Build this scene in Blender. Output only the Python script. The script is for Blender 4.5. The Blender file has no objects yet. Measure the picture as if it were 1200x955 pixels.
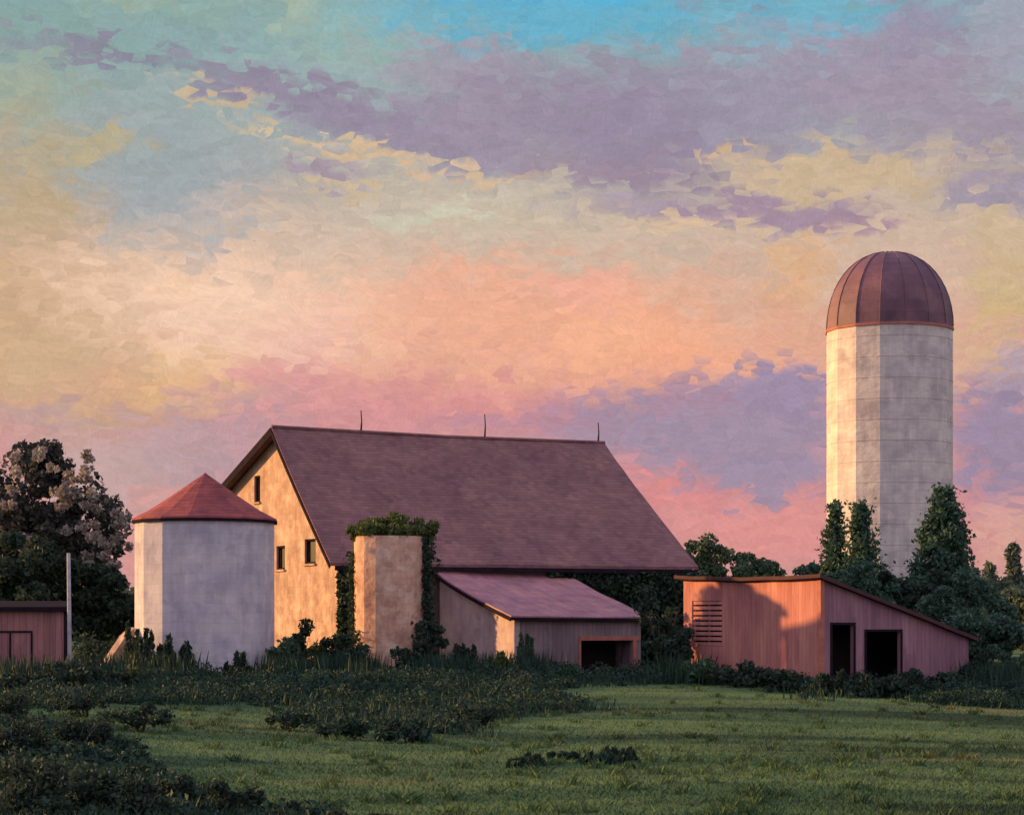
import bpy, bmesh, math, random
import numpy as np
from mathutils import Vector, Matrix
from mathutils.geometry import tessellate_polygon

# ------------------------------------------------------------------ camera
H = 2.7            # eye height
F = 2400.0         # focal length in pixels of the 1200 px wide picture
HY = 725.0         # row of the horizon
cam = bpy.data.cameras.new('camera')
camo = bpy.data.objects.new('camera', cam)
bpy.context.scene.collection.objects.link(camo)
camo.location = (0, 0, H)
camo.rotation_euler = (math.radians(90), 0, 0)
cam.sensor_width = 36.0
cam.sensor_fit = 'HORIZONTAL'
cam.lens = 36.0 * F / 1200.0
cam.shift_y = (HY - 477.5) / 1200.0
cam.clip_start = 0.3
cam.clip_end = 12000
sc = bpy.context.scene
sc.camera = camo

# ------------------------------------------------------------------ sun
SUN_EL = math.radians(11.0)
sx, sy = -0.936, 0.352                      # towards the sun: left and a little behind the barn
_n = math.hypot(sx, sy); sx /= _n; sy /= _n
sun_dir = Vector((sx*math.cos(SUN_EL), sy*math.cos(SUN_EL), math.sin(SUN_EL)))
sl = bpy.data.lights.new('sun', 'SUN')
sl.energy = 5.0
sl.angle = math.radians(0.8)
sl.color = (1.0, 0.55, 0.19)
so = bpy.data.objects.new('sun', sl)
sc.collection.objects.link(so)
so.rotation_euler = sun_dir.to_track_quat('Z', 'Y').to_euler()
so.location = (-60, 40, 40)

sc.view_settings.view_transform = 'Standard'
sc.view_settings.look = 'None'
sc.view_settings.exposure = 0.62
sc.view_settings.gamma = 1.0
sc.view_settings.use_curve_mapping = False
sc.cycles.max_bounces = 5
sc.cycles.diffuse_bounces = 3
sc.cycles.transparent_max_bounces = 8
sc.cycles.caustics_reflective = False
sc.cycles.caustics_refractive = False

def lin(c):
    r = []
    for v in c[:3]:
        v = v/255.0
        r.append(v/12.92 if v <= .04045 else ((v+.055)/1.055)**2.4)
    return (r[0], r[1], r[2], 1.0)

# ------------------------------------------------------------------ sky (world)
w = bpy.data.worlds.new('World'); sc.world = w
w.use_nodes = True
nt = w.node_tree; nt.nodes.clear()
def N(t, **k):
    n = nt.nodes.new(t)
    for a, b in k.items(): setattr(n, a, b)
    return n
def L(a, b): nt.links.new(a, b)
def M(op, a, b=None, c=None, clamp=False):
    n = N('ShaderNodeMath', operation=op); n.use_clamp = clamp
    for i, v in enumerate((a, b, c)):
        if v is None: continue
        if isinstance(v, (int, float)): n.inputs[i].default_value = v
        else: L(v, n.inputs[i])
    return n.outputs[0]
tc = N('ShaderNodeTexCoord')
sep = N('ShaderNodeSeparateXYZ'); L(tc.outputs['Generated'], sep.inputs[0])
az = M('ARCTAN2', sep.outputs[0], sep.outputs[1])
el = M('ARCSINE', sep.outputs[2])
comb = N('ShaderNodeCombineXYZ'); L(az, comb.inputs[0]); L(el, comb.inputs[1])
# broad drift of the cloud edges + cloudlets in cells, both in sky directions
def noise(vec, scale, detail, rough=.55, sx_=1, sy_=1, rot=0.0):
    mp = N('ShaderNodeMapping'); L(vec, mp.inputs[0]); mp.inputs['Scale'].default_value = (sx_, sy_, 1)
    mp.inputs['Rotation'].default_value = (0, 0, rot)
    n = N('ShaderNodeTexNoise'); n.inputs['Scale'].default_value = scale
    n.inputs['Detail'].default_value = detail; n.inputs['Roughness'].default_value = rough
    L(mp.outputs[0], n.inputs['Vector']); return n
def vadd(a, b):
    n = N('ShaderNodeVectorMath', operation='ADD'); L(a, n.inputs[0]); L(b, n.inputs[1]); return n.outputs[0]
def vscale(a, s):
    n = N('ShaderNodeVectorMath', operation='MULTIPLY'); L(a, n.inputs[0]); n.inputs[1].default_value = s; return n.outputs[0]
def vsub(a, c):
    n = N('ShaderNodeVectorMath', operation='SUBTRACT'); L(a, n.inputs[0]); n.inputs[1].default_value = c; return n.outputs[0]
P = comb.outputs[0]
n1 = noise(P, 9, 4, .6, 1, 1.6)
w1 = vscale(vsub(n1.outputs['Color'], (.5, .5, .5)), (.040, .016, 0))
n2 = noise(P, 60, 3, .65, 1, 1.2)
w2 = vscale(vsub(n2.outputs['Color'], (.5, .5, .5)), (.022, .010, 0))
P1 = vadd(vadd(P, w1), w2)
# cloudlet cells (each cell takes one tone)
mp = N('ShaderNodeMapping'); L(P1, mp.inputs[0]); mp.inputs['Scale'].default_value = (1, 1.5, 1); mp.inputs['Rotation'].default_value = (0, 0, .45)
vo = N('ShaderNodeTexVoronoi'); vo.inputs['Scale'].default_value = 62; L(mp.outputs[0], vo.inputs['Vector'])
w3 = vscale(vsub(vo.outputs['Color'], (.5, .5, .5)), (.015, .008, 0))
P2 = vadd(P1, w3)
mp2 = N('ShaderNodeMapping'); L(P, mp2.inputs[0]); mp2.inputs['Scale'].default_value = (1, 2.2, 1); mp2.inputs['Rotation'].default_value = (0, 0, -.6)
vo2 = N('ShaderNodeTexVoronoi'); vo2.inputs['Scale'].default_value = 110; L(mp2.outputs[0], vo2.inputs['Vector'])
w4 = vscale(vsub(vo2.outputs['Color'], (.5, .5, .5)), (.012, .010, 0))
P3 = vadd(P2, w4)
s3 = N('ShaderNodeSeparateXYZ'); L(P3, s3.inputs[0])
ramp = N('ShaderNodeValToRGB')
fac = M('DIVIDE', s3.outputs[1], 1.2, clamp=True)
L(fac, ramp.inputs[0])
stops = [(725,(200,148,142)),(640,(212,140,138)),(570,(205,136,142)),(490,(208,142,142)),(430,(222,162,142)),(350,(220,174,148)),(280,(204,176,156)),(200,(168,166,164)),(100,(146,166,170)),(0,(122,164,172))]
cr = ramp.color_ramp
def pyel(py): return (HY-py)/2400.0
els = [(pyel(py)/1.2, c) for py, c in stops] + [(.5, (118,146,170)), (1.0, (112,134,165))]
cr.elements[0].position = els[0][0]; cr.elements[0].color = lin(els[0][1])
cr.elements[1].position = 1.0; cr.elements[1].color = lin(els[-1][1])
for p_, c_ in els[1:-1]:
    e = cr.elements.new(p_); e.color = lin(c_)
col = ramp.outputs[0]
edge = M('MULTIPLY', M('SUBTRACT', noise(P, 22, 5, .62, 1, 3.4).outputs['Fac'], .5), .80)
# px, py, rx, ry, colour, strength, softness, tilt(deg)
B = [
 (60,60,230,100,(132,162,150),.6,.6,0),(430,50,130,60,(158,184,168),.6,.5,0),(300,150,180,50,(158,172,168),.5,.6,0),
 (640,34,230,46,(92,172,200),.95,.4,0),(560,4,110,26,(78,170,208),.9,.4,0),(960,56,150,40,(96,176,202),.85,.4,0),(700,8,60,26,(70,178,218),.8,.4,0),
 (880,90,120,30,(154,173,183),.5,.5,0),(1010,100,200,50,(164,165,179),.5,.5,0),
 (190,235,100,90,(150,164,172),.75,.5,10),(110,190,110,50,(152,162,158),.5,.5,0),(50,200,60,60,(190,165,112),.5,.4,0),(130,185,40,16,(200,172,110),.6,.4,0),
 (560,250,200,55,(202,186,162),.8,.5,-12),(760,290,220,40,(202,180,160),.7,.5,0),(980,215,190,36,(206,176,140),.9,.4,0),(1080,275,150,30,(206,182,156),.7,.4,0),
 (40,390,170,140,(196,160,116),.75,.6,0),(30,250,80,50,(186,160,118),.6,.5,0),(160,480,90,40,(206,158,112),.6,.4,0),(225,445,80,44,(228,180,126),.8,.4,0),
 (150,340,110,40,(218,176,142),.7,.5,0),(310,370,230,76,(243,202,172),.95,.5,-6),(390,390,90,40,(238,192,158),.8,.4,0),(420,300,140,40,(210,186,164),.6,.5,-10),
 (620,390,300,80,(238,166,132),.8,.6,0),(780,400,130,60,(243,166,126),.85,.5,0),(560,350,110,40,(236,168,136),.7,.5,0),(450,440,150,40,(226,158,134),.6,.5,0),
 (900,340,120,60,(208,170,148),.7,.6,0),(940,330,44,50,(226,172,118),.8,.5,0),(930,400,50,60,(222,160,132),.7,.5,0),
 (1165,350,50,90,(200,172,112),.8,.4,0),(1185,300,40,60,(205,178,150),.6,.5,0),(1150,430,60,40,(214,168,140),.8,.4,0),
 (460,475,190,32,(212,138,142),.7,.6,0),(560,470,120,30,(218,138,136),.6,.5,0),(330,450,80,24,(214,142,146),.6,.4,0),
 (140,86,110,13,(136,133,151),.95,.25,-2),(30,78,60,12,(140,146,156),.7,.4,0),
 (330,116,120,20,(144,131,153),.95,.3,-10),(470,160,130,30,(148,133,155),.95,.3,-9),(620,150,170,62,(154,139,159),.95,.4,-4),(540,90,110,24,(164,151,167),.7,.4,0),
 (770,155,150,66,(148,133,157),.95,.4,0),(720,205,110,18,(154,133,151),.9,.3,0),(910,125,160,60,(156,145,165),.9,.4,0),(1060,120,130,66,(160,145,163),.9,.4,0),
 (1140,170,100,36,(158,143,161),.9,.4,0),(1070,60,50,40,(154,139,163),.8,.4,0),(860,16,64,18,(140,141,165),.9,.3,8),(1090,5,90,12,(150,133,157),.8,.4,0),(1180,60,60,70,(164,159,177),.7,.5,0),
 (378,206,60,13,(164,145,159),.95,.3,-6),(880,254,170,20,(162,135,155),.95,.3,-3),(1000,268,60,10,(160,126,150),.8,.3,0),(1175,240,84,26,(160,145,161),.95,.3,-6),(740,240,50,12,(170,153,167),.7,.4,0),
 (740,445,90,26,(232,158,130),.6,.5,0),
 (700,500,110,36,(176,128,150),.75,.5,0),(845,505,180,60,(157,137,161),.95,.2,0),(915,462,90,32,(156,134,162),1,.1,0),(880,560,95,30,(155,136,161),.95,.2,0),(800,470,60,22,(172,130,152),.7,.4,0),
 (1170,520,66,86,(150,132,160),.95,.2,0),(1190,440,40,36,(176,155,167),.8,.4,0),
 (250,520,100,46,(176,148,158),.7,.5,8),(120,560,130,60,(190,160,158),.85,.5,0),(60,498,90,16,(178,146,148),.6,.4,0),(230,560,60,26,(172,146,158),.6,.5,0),(60,440,120,50,(208,172,132),.6,.6,0),(560,494,80,16,(176,130,150),.6,.5,0),
 (780,580,70,30,(222,132,132),.8,.4,0),(900,625,120,34,(222,140,136),.8,.5,0),(1180,640,60,40,(212,158,144),.8,.5,0),(210,600,50,30,(214,150,144),.6,.5,0),
 (1060,320,110,60,(206,176,156),.6,.5,0),(250,120,50,8,(214,178,130),.7,.4,-12),(330,165,60,8,(218,186,140),.7,.4,-14),(430,186,70,7,(226,186,134),.75,.4,-9),(560,205,80,7,(224,186,140),.7,.4,-6),(400,226,70,6,(214,182,136),.6,.4,-4),
 (500,255,90,12,(206,204,180),.6,.4,14),(850,190,30,10,(224,184,130),.7,.4,0),(820,274,80,6,(222,184,140),.6,.4,-3),
 (250,255,60,20,(190,176,170),.6,.4,20),(270,292,50,10,(168,172,176),.7,.4,20),(40,130,80,40,(166,170,140),.5,.5,0),(250,30,60,30,(150,174,158),.5,.5,0),(340,20,40,30,(196,190,140),.35,.5,0),(150,20,60,20,(176,184,150),.4,.5,0),
 (590,560,90,30,(196,134,146),.4,.5,0),(700,385,60,40,(246,176,134),.6,.5,0),(690,350,70,30,(240,166,150),.5,.5,0),(360,400,60,40,(240,190,176),.6,.5,0),(225,345,30,20,(242,196,160),.6,.4,0),
]
PC = P3
for bi, (px, py, rx, ry, c, a, soft, tilt) in enumerate(B):
    if bi % 6 == 5:      # keeps the shader's working set small: later clouds wait for the earlier ones
        q_ = N('ShaderNodeVectorMath', operation='MULTIPLY_ADD'); L(col, q_.inputs[0]); q_.inputs[1].default_value = (1e-6,)*3; L(P3, q_.inputs[2]); PC = q_.outputs[0]
    mpn = N('ShaderNodeMapping'); mpn.vector_type = 'TEXTURE'
    L(PC, mpn.inputs[0])
    mpn.inputs['Location'].default_value = ((px-600)/F, pyel(py), 0)
    mpn.inputs['Rotation'].default_value = (0, 0, math.radians(tilt))
    mpn.inputs['Scale'].default_value = (rx/F, ry/F, 1)
    ln = N('ShaderNodeVectorMath', operation='LENGTH'); L(mpn.outputs[0], ln.inputs[0])
    d = M('ADD', ln.outputs['Value'], edge)
    mr = N('ShaderNodeMapRange'); mr.interpolation_type = 'SMOOTHSTEP'
    L(d, mr.inputs[0]); mr.inputs[1].default_value = 1.24+soft*.40; mr.inputs[2].default_value = .70-soft
    mr.inputs[3].default_value = 0; mr.inputs[4].default_value = a
    mx = N('ShaderNodeMix', data_type='RGBA'); L(mr.outputs[0], mx.inputs[0]); L(col, mx.inputs[6]); mx.inputs[7].default_value = lin(c)
    col = mx.outputs[2]
# small tonal mottling of the cloud deck
nz = noise(P3, 150, 3, .6, 1, 1.8, .4)
hsv = N('ShaderNodeHueSaturation'); hsv.inputs['Saturation'].default_value = .96; L(col, hsv.inputs['Color'])
val = M('ADD', M('MULTIPLY', M('SUBTRACT', nz.outputs['Fac'], .5), .30), 1.0)
cells = N('ShaderNodeSeparateColor'); L(vo2.outputs['Color'], cells.inputs[0])
val = M('MULTIPLY', val, M('ADD', M('MULTIPLY', cells.outputs[0], .10), .95))
st = noise(P2, 240, 2, .5, 1, 4.5, -.5)
rot = N('ShaderNodeVectorRotate'); rot.rotation_type = 'Z_AXIS'; L(P, rot.inputs['Vector'])
cs_ = N('ShaderNodeSeparateColor'); L(vo.outputs['Color'], cs_.inputs[0]); L(M('MULTIPLY', cs_.outputs[1], 2.4), rot.inputs['Angle'])
st2 = noise(rot.outputs[0], 150, 3, .6, 1, 7)
val = M('MULTIPLY', val, M('ADD', M('MULTIPLY', M('SUBTRACT', st.outputs['Fac'], .5), .14), 1.0))
val = M('MULTIPLY', val, M('ADD', M('MULTIPLY', M('SUBTRACT', st2.outputs['Fac'], .5), .26), 1.0))
L(val, hsv.inputs['Value'])
sky = N('ShaderNodeTexSky'); sky.sky_type = 'NISHITA'; sky.sun_disc = False
sky.sun_elevation = SUN_EL; sky.sun_rotation = math.atan2(sx, sy); sky.dust_density = 1.5
skb = N('ShaderNodeVectorMath', operation='SCALE'); L(sky.outputs[0], skb.inputs[0]); skb.inputs[3].default_value = .06
cl = N('ShaderNodeMix', data_type='RGBA'); cl.inputs[0].default_value = .90
L(skb.outputs[0], cl.inputs[6]); L(hsv.outputs[0], cl.inputs[7])
aaz = M('ABSOLUTE', az)
def sm(v, a, b, c):
    m_ = N('ShaderNodeMapRange'); m_.interpolation_type = 'SMOOTHSTEP'; L(v, m_.inputs[0]); m_.inputs[1].default_value = a; m_.inputs[2].default_value = b; m_.inputs[4].default_value = c; return m_.outputs[0]
# unseen rest of the vault: brightened and tinted lilac as added fill light
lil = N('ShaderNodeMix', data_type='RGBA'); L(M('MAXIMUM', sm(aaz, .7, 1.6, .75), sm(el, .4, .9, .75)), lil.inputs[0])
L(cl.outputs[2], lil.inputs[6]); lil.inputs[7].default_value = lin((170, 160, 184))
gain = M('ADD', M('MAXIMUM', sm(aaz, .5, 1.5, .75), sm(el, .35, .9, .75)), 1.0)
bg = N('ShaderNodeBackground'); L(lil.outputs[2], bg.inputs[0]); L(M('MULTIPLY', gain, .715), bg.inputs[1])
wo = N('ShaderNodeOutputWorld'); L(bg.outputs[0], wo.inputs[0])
w.cycles.sampling_method = 'MANUAL'; w.cycles.sample_map_resolution = 512

# ------------------------------------------------------------------ helpers
COL = sc.collection
def tag(o, label=None, cat=None, group=None, kind=None):
    if label: o['label'] = label
    if cat: o['category'] = cat
    if group: o['group'] = group
    if kind: o['kind'] = kind
    return o
def thing(name, label, cat, loc, group=None):
    o = bpy.data.objects.new(name, None); COL.objects.link(o); o.location = loc
    o.empty_display_size = .3
    return tag(o, label, cat, group)
def link_mesh(name, me, mat, parent=None, smooth=False):
    """mesh given in world coordinates; moved into the parent's space"""
    o = bpy.data.objects.new(name, me); COL.objects.link(o)
    if mat: me.materials.append(mat)
    if parent:
        root = parent; off = Vector((0, 0, 0))
        while root: off += root.location; root = root.parent
        me.transform(Matrix.Translation(-off)); o.parent = parent
    if smooth: me.shade_smooth()
    return o
def fin(name, bm, mat, parent=None, smooth=False):
    bmesh.ops.recalc_face_normals(bm, faces=bm.faces)
    me = bpy.data.meshes.new(name); bm.to_mesh(me); bm.free()
    return link_mesh(name, me, mat, parent, smooth)
def fin_at(name, bm, mat, loc, smooth=False):
    """a one-mesh thing whose origin sits at loc"""
    bmesh.ops.recalc_face_normals(bm, faces=bm.faces)
    me = bpy.data.meshes.new(name); bm.to_mesh(me); bm.free()
    me.transform(Matrix.Translation(-Vector(loc)))
    o = bpy.data.objects.new(name, me); COL.objects.link(o); o.location = loc
    me.materials.append(mat)
    if smooth: me.shade_smooth()
    return o
def at(px, py, D): return Vector(((px-600)*D/F, D, H-(py-HY)*D/F))
def ray_hit(px, py, p0, n):
    d = Vector(((px-600)/F, 1, -(py-HY)/F)); o = Vector((0, 0, H))
    return o + d*((Vector(p0)-o).dot(n)/d.dot(n))
def beam(bm, a, b, wx, wy, up=(0, 0, 1)):
    a = Vector(a); b = Vector(b); d = (b-a).normalized(); up = Vector(up)
    if abs(d.dot(up)) > .98: up = Vector((0, 1, 0))
    s = d.cross(up).normalized(); t = s.cross(d).normalized()
    vs = []
    for p in (a, b):
        for (i, j) in ((-1, -1), (1, -1), (1, 1), (-1, 1)):
            vs.append(bm.verts.new(p + s*i*wx/2 + t*j*wy/2))
    for f in ((0,1,2,3),(7,6,5,4),(0,4,5,1),(1,5,6,2),(2,6,7,3),(3,7,4,0)):
        bm.faces.new([vs[i] for i in f])
def tube(bm, pts, rad, seg=8):
    rings = []
    for i, p in enumerate(pts):
        p = Vector(p)
        d = (Vector(pts[min(i+1, len(pts)-1)]) - Vector(pts[max(i-1, 0)])).normalized()
        up = Vector((0, 0, 1)) if abs(d.z) < .95 else Vector((1, 0, 0))
        s = d.cross(up).normalized(); t = s.cross(d)
        rings.append([bm.verts.new(p + (s*math.cos(2*math.pi*k/seg)+t*math.sin(2*math.pi*k/seg))*rad[i]) for k in range(seg)])
    for a, b in zip(rings, rings[1:]):
        for k in range(seg): bm.faces.new((a[k], a[(k+1) % seg], b[(k+1) % seg], b[k]))
    bm.faces.new(rings[0][::-1]); bm.faces.new(rings[-1])
A0DEG = -126.0    # one corner of every ring 36 degrees left of the view direction
def lathe(bm, c, prof, seg=48, wob=0.0, rng=None, closed=False):
    """prof: (r, z) list"""
    rings = []
    for (r, z) in prof:
        if r < 1e-4: rings.append([bm.verts.new((c[0], c[1], z))]); continue
        ring = []
        for k in range(seg):
            a = 2*math.pi*k/seg + math.radians(A0DEG)
            rr = r + (rng.uniform(-wob, wob) if rng else 0)
            ring.append(bm.verts.new((c[0]+rr*math.cos(a), c[1]+rr*math.sin(a), z)))
        rings.append(ring)
    if closed: rings.append(rings[0])
    for a, b in zip(rings, rings[1:]):
        for k in range(seg):
            k2 = (k+1) % seg
            if len(a) == 1 and len(b) == 1: continue
            if len(a) == 1: bm.faces.new((a[0], b[k2], b[k]))
            elif len(b) == 1: bm.faces.new((a[k], a[k2], b[0]))
            else: bm.faces.new((a[k], a[k2], b[k2], b[k]))
def panel(bm, o, ux, n, outer, holes, th):
    """flat wall standing on the plane through o with horizontal axis ux; outward normal n; loops in (s, z)"""
    o = Vector(o); ux = Vector(ux).normalized(); n = Vector(n).normalized()
    loops = [outer]+list(holes)
    P3d = [[o + ux*s + Vector((0, 0, z)) for (s, z) in lp] for lp in loops]
    tris = tessellate_polygon([[Vector((s, z, 0)) for (s, z) in lp] for lp in loops])
    flat = [p for lp in P3d for p in lp]
    fr = [bm.verts.new(p) for p in flat]; bk = [bm.verts.new(p - n*th) for p in flat]
    for t in tris:
        try:
            bm.faces.new([fr[i] for i in t]); bm.faces.new([bk[i] for i in reversed(t)])
        except ValueError: pass
    k = 0
    for lp in P3d:
        m = len(lp)
        for i in range(m):
            j = (i+1) % m
            bm.faces.new((fr[k+i], fr[k+j], bk[k+j], bk[k+i]))
        k += m
def slab(bm, quad, th):
    q = [Vector(p) for p in quad]; n = (q[1]-q[0]).cross(q[3]-q[0]).normalized()
    if n.z < 0: n = -n
    a = [bm.verts.new(p) for p in q]; b = [bm.verts.new(p - n*th) for p in q]
    bm.faces.new(a); bm.faces.new(b[::-1])
    for i in range(4):
        j = (i+1) % 4; bm.faces.new((a[i], b[i], b[j], a[j]))

# ---- materials
def mat(name, cols, scale=1.0, detail=4, rough=.9, bump=.3, bscale=8.0, sxyz=(1, 1, 1), kind='noise', spec=.2, fine=.16, cells=None, streak=0.0):
    m = bpy.data.materials.new(name); m.use_nodes = True
    t = m.node_tree; b = t.nodes['Principled BSDF']
    tcn = t.nodes.new('ShaderNodeTexCoord'); mpn = t.nodes.new('ShaderNodeMapping'); mpn.inputs['Scale'].default_value = sxyz
    t.links.new(tcn.outputs['Object'], mpn.inputs[0])
    nz = t.nodes.new('ShaderNodeTexNoise'); nz.inputs['Scale'].default_value = scale; nz.inputs['Detail'].default_value = detail; nz.inputs['Roughness'].default_value = .6
    t.links.new(mpn.outputs[0], nz.inputs['Vector'])
    # patch cells, like daubs of render
    wv = t.nodes.new('ShaderNodeVectorMath'); wv.operation = 'MULTIPLY_ADD'
    t.links.new(nz.outputs['Color'], wv.inputs[0]); wv.inputs[1].default_value = (.8/scale,)*3; t.links.new(mpn.outputs[0], wv.inputs[2])
    vo = t.nodes.new('ShaderNodeTexVoronoi'); vo.inputs['Scale'].default_value = scale*2.6
    t.links.new(wv.outputs[0], vo.inputs['Vector'])
    sp = t.nodes.new('ShaderNodeSeparateColor'); t.links.new(vo.outputs['Color'], sp.inputs[0])
    mixf = t.nodes.new('ShaderNodeMix'); mixf.inputs[0].default_value = fine
    t.links.new(nz.outputs['Fac'], mixf.inputs[2]); t.links.new(sp.outputs[0], mixf.inputs[3])
    rp = t.nodes.new('ShaderNodeValToRGB'); t.links.new(mixf.outputs[0], rp.inputs[0])
    k = len(cols)
    els_ = rp.color_ramp.elements
    els_[0].position = .30; els_[0].color = (*cols[0], 1)
    els_[1].position = .70; els_[1].color = (*cols[-1], 1)
    for i in range(1, k-1):
        e = els_.new(.30+.40*i/(k-1)); e.color = (*cols[i], 1)
    colo = rp.outputs[0]; hfac = None
    def MM(op, x, y=None, z=None):
        n = t.nodes.new('ShaderNodeMath'); n.operation = op
        for i, q in enumerate((x, y, z)):
            if q is None: continue
            if isinstance(q, (int, float)): n.inputs[i].default_value = q
            else: t.links.new(q, n.inputs[i])
        return n.outputs[0]
    if cells:     # (direction, spacing, direction2, spacing2, gap, tint, gap darkness)
        d1, s1_, d2, s2_, gap, tint, dk = cells
        def dotp(d):
            n = t.nodes.new('ShaderNodeVectorMath'); n.operation = 'DOT_PRODUCT'; t.links.new(tcn.outputs['Object'], n.inputs[0]); n.inputs[1].default_value = d
            wob = MM('MULTIPLY', MM('SUBTRACT', nz.outputs['Fac'], .5), .30); return MM('ADD', n.outputs['Value'], wob)
        a1 = MM('DIVIDE', dotp(d1), s1_); f1 = MM('FLOOR', a1); g1 = MM('SUBTRACT', a1, f1)
        a2 = MM('ADD', MM('DIVIDE', dotp(d2), s2_), MM('MULTIPLY', f1, .37)); f2 = MM('FLOOR', a2)
        cb = t.nodes.new('ShaderNodeCombineXYZ'); t.links.new(f1, cb.inputs[0]); t.links.new(f2, cb.inputs[1])
        wn_ = t.nodes.new('ShaderNodeTexWhiteNoise'); t.links.new(cb.outputs[0], wn_.inputs['Vector'])
        tv = MM('ADD', MM('MULTIPLY', wn_.outputs['Value'], tint*2), 1-tint)
        line = MM('LESS_THAN', g1, gap); tv = MM('MULTIPLY', tv, MM('SUBTRACT', 1.0, MM('MULTIPLY', line, dk)))
        hs = t.nodes.new('ShaderNodeHueSaturation'); t.links.new(colo, hs.inputs['Color']); t.links.new(tv, hs.inputs['Value']); colo = hs.outputs[0]
        hfac = g1
    if streak:    # rain streaks and grime, standing
        mp3 = t.nodes.new('ShaderNodeMapping'); mp3.inputs['Scale'].default_value = (1, 1, .12); t.links.new(tcn.outputs['Object'], mp3.inputs[0])
        n3 = t.nodes.new('ShaderNodeTexNoise'); n3.inputs['Scale'].default_value = 3.2; n3.inputs['Detail'].default_value = 6; n3.inputs['Roughness'].default_value = .65; t.links.new(mp3.outputs[0], n3.inputs['Vector'])
        tv = MM('ADD', MM('MULTIPLY', MM('SUBTRACT', n3.outputs['Fac'], .5), streak*2), 1.0)
        hs = t.nodes.new('ShaderNodeHueSaturation'); t.links.new(colo, hs.inputs['Color']); t.links.new(tv, hs.inputs['Value']); colo = hs.outputs[0]
    t.links.new(colo, b.inputs['Base Color'])
    b.inputs['Roughness'].default_value = rough
    b.inputs['Specular IOR Level'].default_value = spec
    nb = t.nodes.new('ShaderNodeTexNoise'); nb.inputs['Scale'].default_value = bscale; nb.inputs['Detail'].default_value = 5
    t.links.new(mpn.outputs[0], nb.inputs['Vector'])
    bp = t.nodes.new('ShaderNodeBump'); bp.inputs['Strength'].default_value = bump; bp.inputs['Distance'].default_value = .05
    t.links.new(nb.outputs['Fac'], bp.inputs['Height']); t.links.new(bp.outputs[0], b.inputs['Normal'])
    return m
def leafmat(name, cols, rough=.7, trans=.25):
    m = bpy.data.materials.new(name); m.use_nodes = True
    t = m.node_tree; b = t.nodes['Principled BSDF']
    g = t.nodes.new('ShaderNodeNewGeometry')
    rp = t.nodes.new('ShaderNodeValToRGB'); t.links.new(g.outputs['Random Per Island'], rp.inputs[0])
    els_ = rp.color_ramp.elements; k = len(cols)
    els_[0].color = (*cols[0], 1); els_[1].color = (*cols[-1], 1)
    for i in range(1, k-1):
        e = els_.new(i/(k-1)); e.color = (*cols[i], 1)
    t.links.new(rp.outputs[0], b.inputs['Base Color']); b.inputs['Roughness'].default_value = rough
    b.inputs['Specular IOR Level'].default_value = .15
    tr = t.nodes.new('ShaderNodeBsdfTranslucent'); t.links.new(rp.outputs[0], tr.inputs[0])
    mx = t.nodes.new('ShaderNodeMixShader'); mx.inputs[0].default_value = trans
    t.links.new(b.outputs[0], mx.inputs[1]); t.links.new(tr.outputs[0], mx.inputs[2])
    t.links.new(mx.outputs[0], t.nodes['Material Output'].inputs[0])
    return m

UU = (.877, .480, 0); VV = (.480, -.877, 0); ZZ = (0, 0, 1); DA = (-.53, .848, 0); DB = (.848, .53, 0); XX = (1, 0, 0)
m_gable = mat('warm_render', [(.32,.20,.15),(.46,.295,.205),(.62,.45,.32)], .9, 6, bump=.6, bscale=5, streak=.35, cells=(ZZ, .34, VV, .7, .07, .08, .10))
m_tower = mat('tower_render', [(.38,.20,.14),(.60,.36,.24),(.74,.54,.38)], 1.1, 6, bump=.6, bscale=5, streak=.4, cells=(ZZ, .3, XX, .5, .08, .07, .10))
m_silo = mat('grey_plaster', [(.41,.375,.42),(.53,.485,.50),(.64,.58,.55)], .8, 6, bump=.35, bscale=4, streak=.3, cells=(ZZ, .42, XX, .6, .05, .05, .14))
m_tall = mat('pale_concrete', [(.48,.41,.38),(.62,.54,.48),(.74,.66,.56)], .5, 6, bump=.6, bscale=2.5, sxyz=(1,1,1.6), streak=.3, cells=(ZZ, .76, XX, .4, .03, .07, .1))
m_roof = mat('barn_roof_shingle', [(.175,.088,.09),(.225,.112,.108),(.28,.140,.128)], .30, 7, bump=.5, bscale=5, streak=.25, cells=(ZZ, .16, UU, .34, .22, .14, .22))
m_lroof = mat('lean_to_tin', [(.26,.11,.13),(.36,.16,.18),(.50,.22,.19)], .6, 6, rough=.65, bump=.3, bscale=3, spec=.35, streak=.25, cells=(UU, .62, VV, 2.4, .07, .08, .3))
m_cone = mat('red_cone_roof', [(.17,.05,.06),(.28,.07,.065),(.36,.09,.07)], .8, 5, bump=.4, bscale=5, cells=(ZZ, .15, XX, .4, .2, .12, .25))
m_dome = mat('dome_metal', [(.11,.05,.075),(.16,.075,.095),(.23,.11,.12)], .4, 5, rough=.6, bump=.3, bscale=3, spec=.3, cells=(ZZ, .8, XX, .8, .03, .07, .2))
m_dark = mat('dark_trim', [(.014,.010,.016),(.028,.018,.024)], 1.5, spec=.03)
m_hole = mat('doorway_shade_and_back_walls', [(.012,.010,.012),(.03,.022,.022)], 1.2)  # near-black: interior shade behind doorways painted in; also on the back walls
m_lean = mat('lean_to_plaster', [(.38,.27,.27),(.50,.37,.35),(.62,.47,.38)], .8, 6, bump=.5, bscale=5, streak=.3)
m_leanf = mat('grey_boarding', [(.20,.14,.145),(.27,.19,.19),(.33,.23,.22)], 1.0, 5, bump=.4, bscale=5, sxyz=(1,1,.25), streak=.3, cells=(UU, .24, ZZ, 2.2, .09, .12, .4))
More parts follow.
